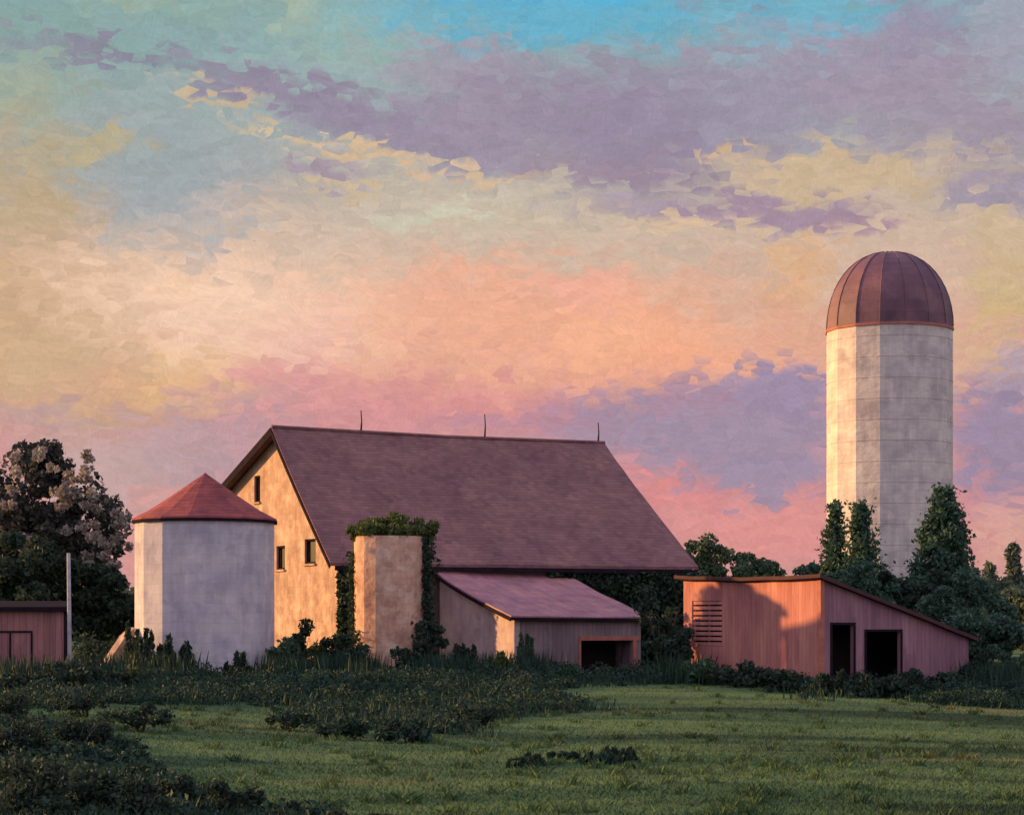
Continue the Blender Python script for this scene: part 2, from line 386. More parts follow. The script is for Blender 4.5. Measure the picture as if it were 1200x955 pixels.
m_redwd = mat('red_timber', [(.36,.12,.09),(.50,.19,.13)], 2)
m_shed = mat('shed_boards_shaded', [(.22,.11,.14),(.30,.155,.18),(.38,.21,.22)], .9, 6, bump=.4, bscale=5, sxyz=(1,1,.22), streak=.35, cells=(DB, .23, ZZ, 3.0, .10, .10, .30))  # purplish copy of the boards, shade of the front wall in the colour
m_sheda = mat('shed_boards_sunlit', [(.34,.13,.125),(.48,.19,.155),(.58,.27,.20)], .9, 6, bump=.4, bscale=5, sxyz=(1,1,.22), streak=.3, cells=(DA, .23, ZZ, 3.0, .10, .09, .25))  # redder copy of the same boards, sunlight put into the colour
m_rroof = mat('shed_roof_felt', [(.06,.030,.035),(.10,.045,.045)], 1)
m_lshed = mat('dull_red_boards', [(.24,.12,.12),(.32,.15,.14),(.40,.19,.17)], 1, 6, sxyz=(1,1,.2), streak=.35, cells=(XX, .22, ZZ, 2.6, .1, .12, .4))
m_post = mat('weathered_white_paint', [(.28,.25,.26),(.46,.42,.41)], 3)
m_iron = mat('iron', [(.02,.018,.02),(.04,.035,.035)], 4, rough=.5)
m_bark = mat('bark', [(.05,.04,.035),(.10,.075,.06)], 3, bump=.8, bscale=8, sxyz=(1,1,.3))
m_glass = mat('old_glass', [(.006,.006,.009),(.012,.011,.014)], 3, rough=.4, bump=.05, spec=.15)
m_int = mat('earth_floor', [(.05,.04,.035),(.08,.06,.05)], 2)

lf_dark = leafmat('leaf_dark', [(.020,.034,.026),(.035,.060,.040),(.055,.090,.050)])
lf_mid = leafmat('leaf_mid', [(.045,.085,.055),(.070,.125,.072),(.11,.17,.085)])
lf_cedar = leafmat('leaf_cedar', [(.036,.080,.058),(.060,.120,.080),(.110,.185,.108)])
lf_soft = leafmat('leaf_soft', [(.070,.110,.080),(.095,.140,.090),(.13,.17,.105)])
lf_warm = leafmat('leaf_warm', [(.050,.075,.026),(.095,.130,.040),(.17,.19,.06)])
lf_grey = leafmat('leaf_grey', [(.030,.036,.032),(.055,.060,.050),(.16,.145,.12)])
lf_pale = leafmat('leaf_pale_sunlit', [(.22,.18,.16),(.34,.29,.25),(.46,.39,.30)])  # sunlit leaves and sky gaps put into a pale leaf colour
lf_weed = leafmat('weed', [(.020,.044,.032),(.030,.062,.040),(.044,.082,.046)], trans=.10)
lf_far = leafmat('leaf_far', [(.09,.12,.085),(.12,.15,.10),(.16,.18,.12)])

# ------------------------------------------------------------------ ground
def fbm(x, y, s, seed=0):
    r = np.random.RandomState(seed); v = 0
    for k in range(5):
        a = r.uniform(0, 6.28, 3); f = s*(1.7**k)
        v = v + np.sin(x*f*math.cos(a[0]) + y*f*math.sin(a[0]) + a[1])*np.sin(y*f*math.cos(a[0]+1.1)-x*f*math.sin(a[0]+1.1)+a[2])/(1.5**k)
    return v
def gz(x, y):
    x = np.asarray(x, float); y = np.asarray(y, float)
    t = np.clip((y-58)/(86-58), 0, 1); t = t*t*(3-2*t)
    base = -0.35 + .36*t
    right = np.clip((x-4)/14, 0, 1)*np.clip((100-y)/20, 0, 1)*.35
    left = np.clip((-x-4)/10, 0, 1)*np.clip((y-25)/25, 0, 1)*np.clip((88-y)/20, 0, 1)*.35
    near = np.clip((140-np.hypot(x, y-60))/60, 0, 1)
    return base - right + left + near*fbm(x, y, .09, 3)*.07
def gzf(x, y): return float(gz(x, y))
def grid_axis(fine0, fine1, step, far, ratio=1.35):
    a = list(np.arange(fine0, fine1+step/2, step)); s = step
    lo = [fine0]
    while lo[-1] > -far: s *= ratio; lo.append(lo[-1]-s)
    s = step; hi = [a[-1]]
    while hi[-1] < far: s *= ratio; hi.append(hi[-1]+s)
    return np.array(lo[1:][::-1]+a+hi[1:])
gx = grid_axis(-45, 45, .9, 6000); gy = grid_axis(-6, 130, .9, 6000)
X, Y = np.meshgrid(gx, gy); Z = gz(X, Y)
V = np.stack([X.ravel(), Y.ravel(), Z.ravel()], 1)
nx, ny = len(gx), len(gy)
I, J = np.meshgrid(np.arange(nx-1), np.arange(ny-1)); q = (J*nx+I).ravel()
Fc = np.stack([q, q+1, q+nx+1, q+nx], 1)
def np_mesh(name, V, Fc):
    me = bpy.data.meshes.new(name); k = Fc.shape[1]
    me.vertices.add(len(V)); me.vertices.foreach_set('co', V.astype(np.float32).ravel())
    me.loops.add(Fc.size); me.loops.foreach_set('vertex_index', Fc.astype(np.int32).ravel())
    me.polygons.add(len(Fc)); me.polygons.foreach_set('loop_start', np.arange(0, Fc.size, k, dtype=np.int32))
    me.update(calc_edges=True); me.validate(); return me
def ground_mat(name, blade=False):
    """meadow colours: mown streaks lying across the slope, straw patches, darker rank growth"""
    m = bpy.data.materials.new(name); m.use_nodes = True
    t = m.node_tree; b = t.nodes['Principled BSDF']; nd = t.nodes.new; lk = t.links.new
    g = nd('ShaderNodeNewGeometry')
    def nzz(scale, s, det=4, rot=0):
        mp = nd('ShaderNodeMapping'); mp.inputs['Scale'].default_value = s; mp.inputs['Rotation'].default_value = (0, 0, rot)
        lk(g.outputs['Position'], mp.inputs[0])
        n = nd('ShaderNodeTexNoise'); n.inputs['Scale'].default_value = scale; n.inputs['Detail'].default_value = det; n.inputs['Roughness'].default_value = .6
        lk(mp.outputs[0], n.inputs['Vector']); return n.outputs['Fac']
    def rng(v, a, c):
        r = nd('ShaderNodeMapRange'); r.interpolation_type = 'SMOOTHSTEP'; lk(v, r.inputs[0]); r.inputs[1].default_value = a; r.inputs[2].default_value = c; return r.outputs[0]
    def mixc(f, a, c):
        x = nd('ShaderNodeMix'); x.data_type = 'RGBA'; lk(f, x.inputs[0])
        for v, i in ((a, 6), (c, 7)):
            if isinstance(v, tuple): x.inputs[i].default_value = (*v, 1)
            else: lk(v, x.inputs[i])
        return x.outputs[2]
    c = mixc(rng(nzz(.30, (.25, .8, 0), 4, .5), .35, .65), (.056, .104, .046), (.116, .176, .068))
    c = mixc(rng(nzz(.13, (.22, .9, 0), 4, .62), .46, .60), c, (.030, .056, .030))
    c = mixc(rng(nzz(.20, (.22, 1, 0), 4, .55), .58, .74), c, (.21, .185, .075))
    if blade:
        mp = nd('ShaderNodeHueSaturation'); mr = nd('ShaderNodeMapRange'); lk(g.outputs['Random Per Island'], mr.inputs[0])
        mr.inputs[3].default_value = .85; mr.inputs[4].default_value = 1.2; lk(mr.outputs[0], mp.inputs['Value']); lk(c, mp.inputs['Color']); c = mp.outputs[0]
    else:
        nb = nd('ShaderNodeTexNoise'); nb.inputs['Scale'].default_value = 6; nb.inputs['Detail'].default_value = 6; lk(g.outputs['Position'], nb.inputs['Vector'])
        bp = nd('ShaderNodeBump'); bp.inputs['Strength'].default_value = .6; bp.inputs['Distance'].default_value = .08
        lk(nb.outputs['Fac'], bp.inputs['Height']); lk(bp.outputs[0], b.inputs['Normal'])
    lk(c, b.inputs['Base Color']); b.inputs['Roughness'].default_value = .95; b.inputs['Specular IOR Level'].default_value = .05
    return m
me = np_mesh('ground', V, Fc); o = link_mesh('ground', me, ground_mat('meadow_ground'), smooth=True); tag(o, kind='structure')

# ---- grass and weeds (uncountable)
def blades(name, n, region, h0, h1, wd, m, label, cat, seed, lean=.35, dens=None, parent=None):
    r = np.random.RandomState(seed)
    x, y = region(r, n)
    if dens is not None:
        k = r.rand(len(x)) < dens(x, y); x, y = x[k], y[k]
    n = len(x); z = gz(x, y) - .02
    h = r.uniform(h0, h1, n); a = r.uniform(0, 2*math.pi, n)
    l = r.normal(0, lean, (n, 2))*h[:, None]
    wv = wd*(.6+.8*r.rand(n))
    dx, dy = np.cos(a)*wv/2, np.sin(a)*wv/2
    p0 = np.stack([x-dx, y-dy, z], 1); p1 = np.stack([x+dx, y+dy, z], 1)
    p2 = np.stack([x+dx*.7+l[:, 0]*.4, y+dy*.7+l[:, 1]*.4, z+h*.6], 1); p3 = np.stack([x+l[:, 0], y+l[:, 1], z+h], 1)
    V = np.stack([p0, p1, p2, p3], 1).reshape(-1, 3)
    Fq = np.arange(n*4).reshape(-1, 4)
    o = link_mesh(name, np_mesh(name, V, Fq), m)
    return tag(o, label, cat, kind='stuff')
def reg_field(r, n):
    u = r.rand(n); y = 22*np.exp(u*math.log(96/22.)); x = (r.rand(n)*2-1)*(y*.30+1.5)
    return x, y

# ------------------------------------------------------------------ foliage
def leaves_mesh(name, C, S, seed, flat=.0, long=1.0, up=None):
    """diamond leaves at points C (n,3), sizes S (n)"""
    r = np.random.RandomState(seed); n = len(C)
    a = r.normal(size=(n, 3)); 
    if up is not None: a = a*.5 + np.array(up)
    a /= np.linalg.norm(a, axis=1)[:, None]
    b = r.normal(size=(n, 3)); b -= (b*a).sum(1)[:, None]*a; b /= np.linalg.norm(b, axis=1)[:, None]
    c = np.cross(a, b)
    A = a*(S*.62*long)[:, None]; Bv = b*(S*.40)[:, None]; Cv = c*(S*.12)[:, None]
    V = np.stack([C-A, C+Bv+Cv-A*.1, C+A, C-Bv+Cv-A*.1], 1).reshape(-1, 3)
    return np_mesh(name, V, np.arange(n*4).reshape(-1, 4))
def clump_points(r, centres, radii, per):
    out = []
    for c, rad, k in zip(centres, radii, per):
        d = r.normal(size=(k, 3)); d /= np.linalg.norm(d, axis=1)[:, None]
        rr = rad*(r.rand(k)**.45)[:, None]
        p = np.array(c) + d*rr*np.array([1, 1, .8]); out.append(p)
    return np.concatenate(out)
def ellipsoid_clumps(r, c, R, n, rad, inner=.55):
    cs, rs = [], []
    for i in range(n):
        d = r.normal(size=3); d /= np.linalg.norm(d)
        f = inner + (1-inner)*r.rand()
        if i % 4 == 0: f = r.rand()*inner
        if d[2] < -.6: d[2] *= .6
        cs.append(np.array(c)+d*np.array(R)*f); rs.append(rad*r.uniform(.6, 1.3))
    return cs, rs
def tree(name, label, cat, base, height, R, leafm, seed, leaf=.4, nclump=60, per=150, trunk_r=.3, crown_c=None, group=None, low=.25, pale=None):
    r = np.random.RandomState(seed); x, y = base; z = gzf(x, y)
    root = thing(name, label, cat, (x, y, z), group)
    cz = z+height*(low+(1-low)/2) if crown_c is None else crown_c
    Rz = height*(1-low)/2
    cs, rs = ellipsoid_clumps(r, (x, y, cz), (R, R, Rz*.92), nclump, R*.26)
    bm = bmesh.new()
    top = Vector((x+r.normal()*.2, y, z+height*.7))
    tube(bm, [(x, y, z-.3), (x+.1, y, z+height*.2), (x-.05, y+.1, z+height*.45), top], [trunk_r*1.3, trunk_r, trunk_r*.7, trunk_r*.25], 9)
    for i in range(0, len(cs), max(1, len(cs)//16)):
        c = Vector(cs[i]); t = .25+.4*r.rand(); s = Vector((x, y, z+height*t)); mid = s.lerp(c, .5)+Vector((0, 0, -.2*R*.3))
        tube(bm, [s, mid, c], [trunk_r*.45, trunk_r*.25, trunk_r*.07], 6)
    fin('trunk', bm, m_bark, root, True)
    C = clump_points(r, cs, rs, [int(per*(.6+.8*r.rand())) for _ in cs])
    S = leaf*(.6+.8*r.rand(len(C)))
    link_mesh('crown', leaves_mesh('crown', C, S, seed+1), leafm, root)
    if pale:
        C2 = clump_points(r, pale[0], pale[1], [pale[2]]*len(pale[0]))
        link_mesh('lit_leaves', leaves_mesh('lit_leaves', C2, leaf*.8*(.7+.6*r.rand(len(C2))), seed+2), lf_pale, root)  # pale-coloured clumps painted in as lit leaves
    return root
def conifer(name, label, base, height, R, leafm, seed, leaf=.3, n=5000, group=None, zbase=None, blunt=.0):
    r = np.random.RandomState(seed); x, y = base; z = gzf(x, y) if zbase is None else zbase
    root = thing(name, label, 'conifer', (x, y, z), group)
    bm = bmesh.new(); tube(bm, [(x, y, z-.3), (x, y, z+height*.5), (x, y, z+height*.96)], [R*.11+.05, R*.07+.03, .02], 8)
    nb = int(26+height*3); pts = []
    for i in range(nb):
        t = (i+.5)/nb; hz = .06+.92*t
        if blunt: rr = R*min(1, (1-t)**.75*1.3)*(.75+.4*r.rand())
        else: rr = R*(1-t)**1.05*(.60+.65*r.rand())
        a = i*2.399+r.rand()
        e = Vector((x+math.cos(a)*rr, y+math.sin(a)*rr, z+height*hz - rr*.12))
        s = Vector((x, y, z+height*hz))
        if i % 2 == 0: tube(bm, [s, s.lerp(e, .9)], [.03+R*.012, .01], 5)
        k = max(10, int(n/nb*(.35+1.3*(rr/R))))
        u = r.rand(k)**.6
        p = np.array(s)[None]*(1-u[:, None]) + np.array(e)[None]*u[:, None]
        p += r.normal(size=(k, 3))*np.array([1, 1, .8])*(R*.095+.03)*(.5+u[:, None]*.7)
        pts.append(p)
    fin('trunk', bm, m_bark, root, True)
    C = np.concatenate(pts)
    link_mesh('crown', leaves_mesh('crown', C, leaf*(.6+.8*r.rand(len(C))), seed+1, long=1.2), leafm, root)
    return root
def shrub(label, cx, cy, R, h, leafm, seed, leaf=.16, spiky=False, z=None, name='shrub', n=1400, cat='shrub', group=None):
    r = np.random.RandomState(seed); z0 = gzf(cx, cy) if z is None else z
    root = thing(name, label, cat, (cx, cy, z0), group)
    bm = bmesh.new()
    for k in range(6):
        a = r.rand()*6.28; e = (cx+math.cos(a)*R*.5, cy+math.sin(a)*R*.5, z0+h*.7)
        tube(bm, [(cx+math.cos(a)*.05, cy+math.sin(a)*.05, z0-.1), (cx+math.cos(a)*R*.2, cy+math.sin(a)*R*.2, z0+h*.35), e], [.03, .02, .008], 5)
    fin('stem', bm, m_bark, root, True)
    if spiky:
        pts = []
        for k in range(9):
            a = r.rand()*6.28; rr = R*r.rand()**.6; px_, py_ = cx+math.cos(a)*rr, cy+math.sin(a)*rr
            hh = h*(.45+.6*r.rand()); m = int(n/9); t = r.rand(m)**.8
            p = np.stack([np.full(m, px_), np.full(m, py_), z0+hh*t], 1)+r.normal(size=(m, 3))*np.array([1, 1, .4])*(.20*R*(1.1-t))[:, None]
            pts.append(p)
        C = np.concatenate(pts); me = leaves_mesh('foliage', C, leaf*(.6+.8*r.rand(len(C))), seed+1, long=1.5, up=(0, 0, 1.0))
    else:
        cs, rs = ellipsoid_clumps(r, (cx, cy, z0+h*.5), (R, R, h*.5), 14, min(R, h)*.36, .3)
        C = clump_points(r, cs, rs, [n//14]*14); C[:, 2] = np.maximum(C[:, 2], z0-.05)
        me = leaves_mesh('foliage', C, leaf*(.6+.8*r.rand(len(C))), seed+1)
    link_mesh('foliage', me, leafm, root)
    return root

# ================================================================== BARN
u = Vector((.877, .480, 0)).normalized(); v = Vector((u.y, -u.x, 0))   # u along the ridge, v out of the front wall
G0 = Vector((-11.81, 105, 0)); F0 = Vector((4.9, 114.1, 0))
WN, WF, WB = 7.2, 8.9, 8.5
ZR, ZE, ZB = 12.5, 5.55, 9.45
base_z = -.1
barn = thing('barn', 'large old barn with long purple-brown roof and orange gable end', 'barn', (-3.4, 108, .2))
E1 = G0+v*WN; E2 = F0+v*WF; B1 = G0-v*WB; B2 = F0-v*WB
nl = -u
gt = .45
def gz_prof(s):      # roof underside height at distance s in front of (+) or behind (-) the ridge
    return ZR-.25-(ZR-ZE)*(s/WN)**.95 if s > 0 else ZR-.25-(ZR-ZB)*(-s/WB)
outer = [(-WB, base_z), (WN, base_z)] + [(s, gz_prof(s)) for s in (WN, WN*.8, WN*.6, WN*.4, WN*.2)] + [(0, ZR-.25), (-WB, gz_prof(-WB))]
def s_on(p0, ax, pt): return (pt-Vector(p0)).dot(ax)
wins = []
for (x0, y0, x1, y1) in ((357, 632, 370, 660), (324, 640, 334, 667), (298, 558, 305, 588)):
    a = ray_hit(x0, y0, G0, nl); b = ray_hit(x1, y1, G0, nl)
    wins.append((s_on(G0, v, a), b.z, s_on(G0, v, b), a.z))
bm = bmesh.new()
panel(bm, G0, v, nl, outer, [[(a, b), (c, b), (c, d), (a, d)] for (a, b, c, d) in wins], gt)
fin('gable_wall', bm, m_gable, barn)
# other walls
bm = bmesh.new()
wl = (E2-E1).length; wu = (E2-E1).normalized(); wn = Vector((wu.y, -wu.x, 0))
panel(bm, E1+wu*(gt+.003), wu, wn, [(0, base_z), (wl-gt*2, base_z), (wl-gt*2, ZE-.1), (0, ZE-.1)], [], gt)
bl = (B2-B1).length; bu = (B2-B1).normalized(); bn = Vector((-bu.y, bu.x, 0))
panel(bm, B1+bu*(gt+.003), bu, bn, [(0, base_z), (bl-gt*2, base_z), (bl-gt*2, ZB-.25), (0, ZB-.25)], [], gt)
fv = (E2-F0).normalized()
panel(bm, F0, fv, -Vector((fv.y, -fv.x, 0)), [(-WB, base_z), (WF, base_z), (WF, ZE-.3), (0, ZR-.25), (-WB, ZB-.3)], [], gt)
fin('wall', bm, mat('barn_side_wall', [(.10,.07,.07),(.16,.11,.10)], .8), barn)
for i, (a, b, c, d) in enumerate(wins):
    if i == 0: lbl = None
    bm = bmesh.new(); t = .10
    P_ = lambda s, z, dd=0: G0+v*s+Vector((0, 0, z))+u*dd
    for (p, q_) in (((a+.05, b), (a+.05, d)), ((c-.05, b), (c-.05, d))):
        beam(bm, P_(p[0], p[1]+.002, .14), P_(q_[0], q_[1]-.002, .14), .09, .09)
    for z_ in (b+.05, d-.05):
        beam(bm, P_(a+.098, z_, .14), P_(c-.098, z_, .14), .09, .09)
    wd = fin('window', bm, m_dark, barn)
    bm = bmesh.new(); beam(bm, P_((a+c)/2, b+.11, .2), P_((a+c)/2, d-.11, .2), .02, (c-a)-.2, up=tuple(u.cross(Vector((0,0,1)))))
    bm.free()
    bm = bmesh.new()
    vs = [bm.verts.new(P_(*k)) for k in ((a+.09, b+.09, .22), (c-.09, b+.09, .22), (c-.09, d-.09, .22), (a+.09, d-.09, .22), (a+.09, b+.09, .24), (c-.09, b+.09, .24), (c-.09, d-.09, .24), (a+.09, d-.09, .24))]
    for f in ((0,1,2,3),(7,6,5,4),(0,4,5,1),(1,5,6,2),(2,6,7,3),(3,7,4,0)): bm.faces.new([vs[k] for k in f])
    fin('pane', bm, m_glass, wd)
    bm = bmesh.new(); beam(bm, P_(a-.08, b-.05, -.03), P_(c+.08, b-.05, -.03), .18, .09)
    fin('sill', bm, m_gable, wd)
# roof: courses following a lightly bell-cast slope, slab with thickness
def roof_sheet(bm, ridge0, ridge1, eave0, eave1, zr0, zr1, ze0, ze1, curve, nseg, nlen, th, rng):
    top = []
    for i in range(nseg+1):
        t = i/nseg; row = []
        for j in range(nlen+1):
            s = j/nlen
            r_ = ridge0.lerp(ridge1, s); e_ = eave0.lerp(eave1, s); p = r_.lerp(e_, t)
            zr = zr0+(zr1-zr0)*s; ze = ze0+(ze1-ze0)*s
            z = zr+(ze-zr)*(t**curve) - .10*math.sin(math.pi*s)*(1-t)  # old ridge sags
            row.append(Vector((p.x, p.y, z+rng.uniform(-.018, .018))))
        top.append(row)
    a = [[bm.verts.new(p) for p in row] for row in top]
    b = [[bm.verts.new(p-Vector((0, 0, th))) for p in row] for row in top]
    for i in range(nseg):
        for j in range(nlen):
            bm.faces.new((a[i][j], a[i][j+1], a[i+1][j+1], a[i+1][j])); bm.faces.new((b[i][j], b[i+1][j], b[i+1][j+1], b[i][j+1]))
    for i in range(nseg):
        bm.faces.new((a[i][0], a[i+1][0], b[i+1][0], b[i][0])); bm.faces.new((a[i][nlen], b[i][nlen], b[i+1][nlen], a[i+1][nlen]))
    for j in range(nlen):
        bm.faces.new((a[nseg][j], a[nseg][j+1], b[nseg][j+1], b[nseg][j])); bm.faces.new((a[0][j], b[0][j], b[0][j+1], a[0][j+1]))
rng = random.Random(4)
OVH = .55
R0 = G0-u*OVH; R1 = F0+u*.3
bm = bmesh.new()
roof_sheet(bm, R0, R1, E1-u*OVH+v*.28, E2+u*.3+v*.45, ZR, ZR, ZE-.15, ZE-.15, .95, 14, 40, .16, rng)
roof_sheet(bm, R0-v*.004, R1-v*.004, B1-u*OVH-v*.4, B2+u*.3-v*.4, ZR, ZR, ZB-.1, ZB-.1, 1.0, 8, 40, .16, rng)
rf = fin('roof', bm, m_roof, barn)
bm = bmesh.new()
def rp(t, side):     # verge boards under the left edge
    if side > 0:
        e = E1-u*(OVH+.03)+v*.28; p = (R0-u*.03).lerp(e, t); z = ZR+(ZE-.15-ZR)*(t**.95)
    else:
        e = B1-u*(OVH+.03)-v*.4; p = (R0-u*.03).lerp(e, t); z = ZR+(ZB-.1-ZR)*t
    return Vector((p.x, p.y, z-.22))
beam(bm, rp(0, -1), rp(1, -1), .05, .42)
for k in range(7): beam(bm, rp(k/7, 1), rp((k+1)/7, 1), .05, .16)
fin('verge_board', bm, m_dark, rf)
bm = bmesh.new()
beam(bm, E1-u*.4+v*.47+Vector((0, 0, ZE-.42)), E2+u*.25+v*.47+Vector((0, 0, ZE-.42)), .06, .22)
fin('eave_board', bm, m_dark, rf)
bm = bmesh.new(); tube(bm, [R0+Vector((0,0,ZR+.02)), R0.lerp(R1,.5)+Vector((0,0,ZR-.07)), R1+Vector((0,0,ZR+.02))], [.10,.10,.10], 6)
fin('ridge_cap', bm, m_roof, rf)
for (px, py) in ((423, 481), (568, 485), (701, 495)):
    # along the ridge
    n_ = Vector((-u.y, u.x, 0)); p = ray_hit(px, 505, G0, n_); t = (p-R0).dot(u)/(R1-R0).length
    p.z = ZR-.1*math.sin(math.pi*min(1, max(0, t)))
    top = H-(py-HY)*p.y/F
    bm = bmesh.new(); tube(bm, [p, (p.x+.03, p.y, (p.z+top)/2), (p.x, p.y, top)], [.06, .045, .03], 6)
    tube(bm, [(p.x, p.y, p.z), (p.x, p.y, p.z+.15)], [.12, .07], 6)
    fin('lightning_rod', bm, m_iron, rf, True)

# ================================================================== LEAN-TO in front of the barn
A0 = Vector((-3.69, 100.8, 0)); LW = 7.9; LL = 6.85
FL = A0+v*LW; FR = FL+u*LL; BR = A0+u*LL
ZT, ZF, zb = 5.25, 2.86, -.1
lean = thing('lean_to', 'low lean-to with sloping purplish-red tin roof built against the barn front', 'lean-to', tuple((FL+FR)/2+Vector((0, 0, .2))))
bm = bmesh.new()
panel(bm, A0, v, -u, [(.3, zb), (LW, zb)]+[(LW*k/8, ZT-.14+(ZF-ZT+.02)*(k/8)**.82) for k in range(8, 0, -1)]+[(.3, ZT-.25)], [], .3)
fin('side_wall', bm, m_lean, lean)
bm = bmesh.new()
d0 = s_on(FL, u, ray_hit(681, 760, FL, v)); d1 = s_on(FL, u, ray_hit(741, 760, FL, v)); dz = ray_hit(700, 750, FL, v).z
panel(bm, FL+u*.303, u, v, [(0, zb), (LL-.606, zb), (LL-.606, ZF-.1), (0, ZF-.1)], [[(d0-.3, zb+.3), (d1-.3, zb+.3), (d1-.3, dz), (d0-.3, dz)]], .22)
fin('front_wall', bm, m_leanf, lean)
bm = bmesh.new(); panel(bm, BR, v, u, [(.3, zb), (LW, zb)]+[(LW*k/8, ZT-.14+(ZF-ZT+.02)*(k/8)**.82) for k in range(8, 0, -1)]+[(.3, ZT-.25)], [], .3)
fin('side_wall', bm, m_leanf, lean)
bm = bmesh.new()
Pf = lambda s, z, dd=0: FL+u*s+Vector((0, 0, z))+v*dd
beam(bm, Pf(d0-.12, dz+.09, .035), Pf(d1+.40, dz+.09, .035), .08, .2)
beam(bm, Pf(d1+.12, .05, .035), Pf(d1+.12, dz-.015, .035), .08, .2, up=tuple(u))
beam(bm, Pf(d0-.09, .05, .035), Pf(d0-.09, dz-.015, .035), .08, .1, up=tuple(u))
fin('door_frame', bm, m_redwd, lean)
bm = bmesh.new(); beam(bm, Pf(d0+.02, .1, -1.6), Pf(d1-.02, .1, -1.6), .1, 4.6); fin('doorway_shade_sheet', bm, m_hole, lean)  # black sheet added behind the doorway as painted shade
bm = bmesh.new(); rr = random.Random(7)
roof_sheet(bm, A0-u*.3+v*.02, BR+u*.3+v*.02, FL-u*.35+v*.35, FR+u*.45+v*.35, ZT-.05, ZT-.05, ZF-.03, ZF-.08, .82, 10, 16, .07, rr)
lr = fin('roof', bm, m_lroof, lean)
bm = bmesh.new()
beam(bm, FL-u*.35+v*.36+Vector((0, 0, ZF-.16)), FR+u*.45+v*.36+Vector((0, 0, ZF-.20)), .05, .13)
for k in range(8):
    def q(t):
        p = (A0-u*.32+v*.02).lerp(FL-u*.37+v*.35, t); return Vector((p.x, p.y, ZT-.05+(ZF-.03-ZT+.05)*t**.82-.16))
    beam(bm, q(k/8), q((k+1)/8), .05, .16)
fin('fascia', bm, m_dark, lr)

# ================================================================== SILOS
def cyl_wall(c, r, z0, z1, prof=None, seg=16, th=.2, hseg=12, wob=.0, rg=None, taper=0):
    bm = bmesh.new()
    out = [(r+taper*(1-i/hseg), z0+(z1-z0)*i/hseg) for i in range(hseg+1)]
    inn = [(r-th, z1-(z1-z0)*i/2) for i in range(3)]
    lathe(bm, c, out+inn, seg, wob, rg, closed=True)
    return bm
# squat silo, cone roof
A0DEG = -117.5
c = at(240.5, 0, 90); cx, cy, cr_ = c.x, 90, 82.0*90/F
zt = at(0, 610, 90).z
silo = thing('squat_silo', 'squat grey-plastered silo with red conical roof, left of the barn', 'silo', (cx, cy, 0))
fin('wall', cyl_wall((cx, cy), cr_, -.2, zt, ), m_silo, silo)
bm = bmesh.new(); za = at(0, 555, 90).z
lathe(bm, (cx, cy), [(cr_+.12, zt-.02), (cr_+.10, zt+.05), (cr_*.80, zt+.42), (cr_*.55, zt+.92), (cr_*.28, zt+1.50), (.12, za-.05), (0, za+.05)], 16)
fin('roof', bm, m_cone, silo)
bm = bmesh.new(); lathe(bm, (cx, cy), [(cr_+.13, zt-.14), (cr_+.13, zt-.025), (cr_-.1, zt-.025), (cr_-.1, zt-.14)], 16, closed=True)
fin('eave_ring', bm, m_dark, silo)
SQ = (cx, cy, cr_, zt)
# ruined tower with creeper
A0DEG = -109.0
c = at(456, 0, 92); tx, ty, tr_ = c.x, 92, 41*92/F; tz = at(0, 629, 92).z
tower = thing('stone_tower', 'narrow orange plastered roofless silo topped with green creeper', 'silo', (tx, ty, 0))
fin('wall', cyl_wall((tx, ty), tr_, -.2, tz, rg=random.Random(2), wob=.015), m_tower, tower)
bm = bmesh.new(); lathe(bm, (tx, ty), [(0, tz-.5), (tr_-.21, tz-.5), (tr_-.21, tz-.35), (0, tz-.35)], 32)
fin('cap', bm, m_int, tower)
# tall silo with dome
A0DEG = -131.0
c = at(1042, 0, 130); qx, qy, qr = c.x, 130, 73.5*130/F
qz = at(0, 387, 130).z; qtop = at(0, 297, 130).z
tall = thing('tall_silo', 'tall pale concrete silo with dark dome behind the conifers', 'silo', (qx, qy, 0))
fin('wall', cyl_wall((qx, qy), qr, -.2, qz, hseg=2), m_tall, tall)
bm = bmesh.new(); nd_ = 12
prof = [(qr+.04, qz-.02)]+[(max((qr+.02)*math.cos(math.pi/2*k/nd_)**.92, 0), qz+.06+(qtop-qz)*math.sin(math.pi/2*k/nd_)) for k in range(nd_)]+[(.0, qtop)]
lathe(bm, (qx, qy), prof, 16)
fin('dome', bm, m_dome, tall)
bm = bmesh.new()
for k in range(16):
    a = 2*math.pi*(k)/16 + math.radians(A0DEG)
    pts = [(qx+(p[0]+.02)*math.cos(a), qy+(p[0]+.02)*math.sin(a), p[1]+.01) for p in prof[1:-1]]
    tube(bm, pts, [.022]*len(pts), 4)
fin('dome_rib', bm, m_dome, tall)
bm = bmesh.new(); lathe(bm, (qx, qy), [(qr+.08, qz-.16), (qr+.08, qz-.02), (qr-.15, qz-.02), (qr-.15, qz-.16)], 16, closed=True)
fin('eave_ring', bm, m_redwd, tall)
bm = bmesh.new()
for k in range(16):
    z_ = .8+k*(qz-1.6)/15; lathe(bm, (qx, qy), [(qr+.005, z_-.02), (qr+.02, z_-.015), (qr+.02, z_+.015), (qr+.005, z_+.02)], 16, closed=True)
fin('hoop', bm, m_tall, tall)['kind'] = 'stuff'

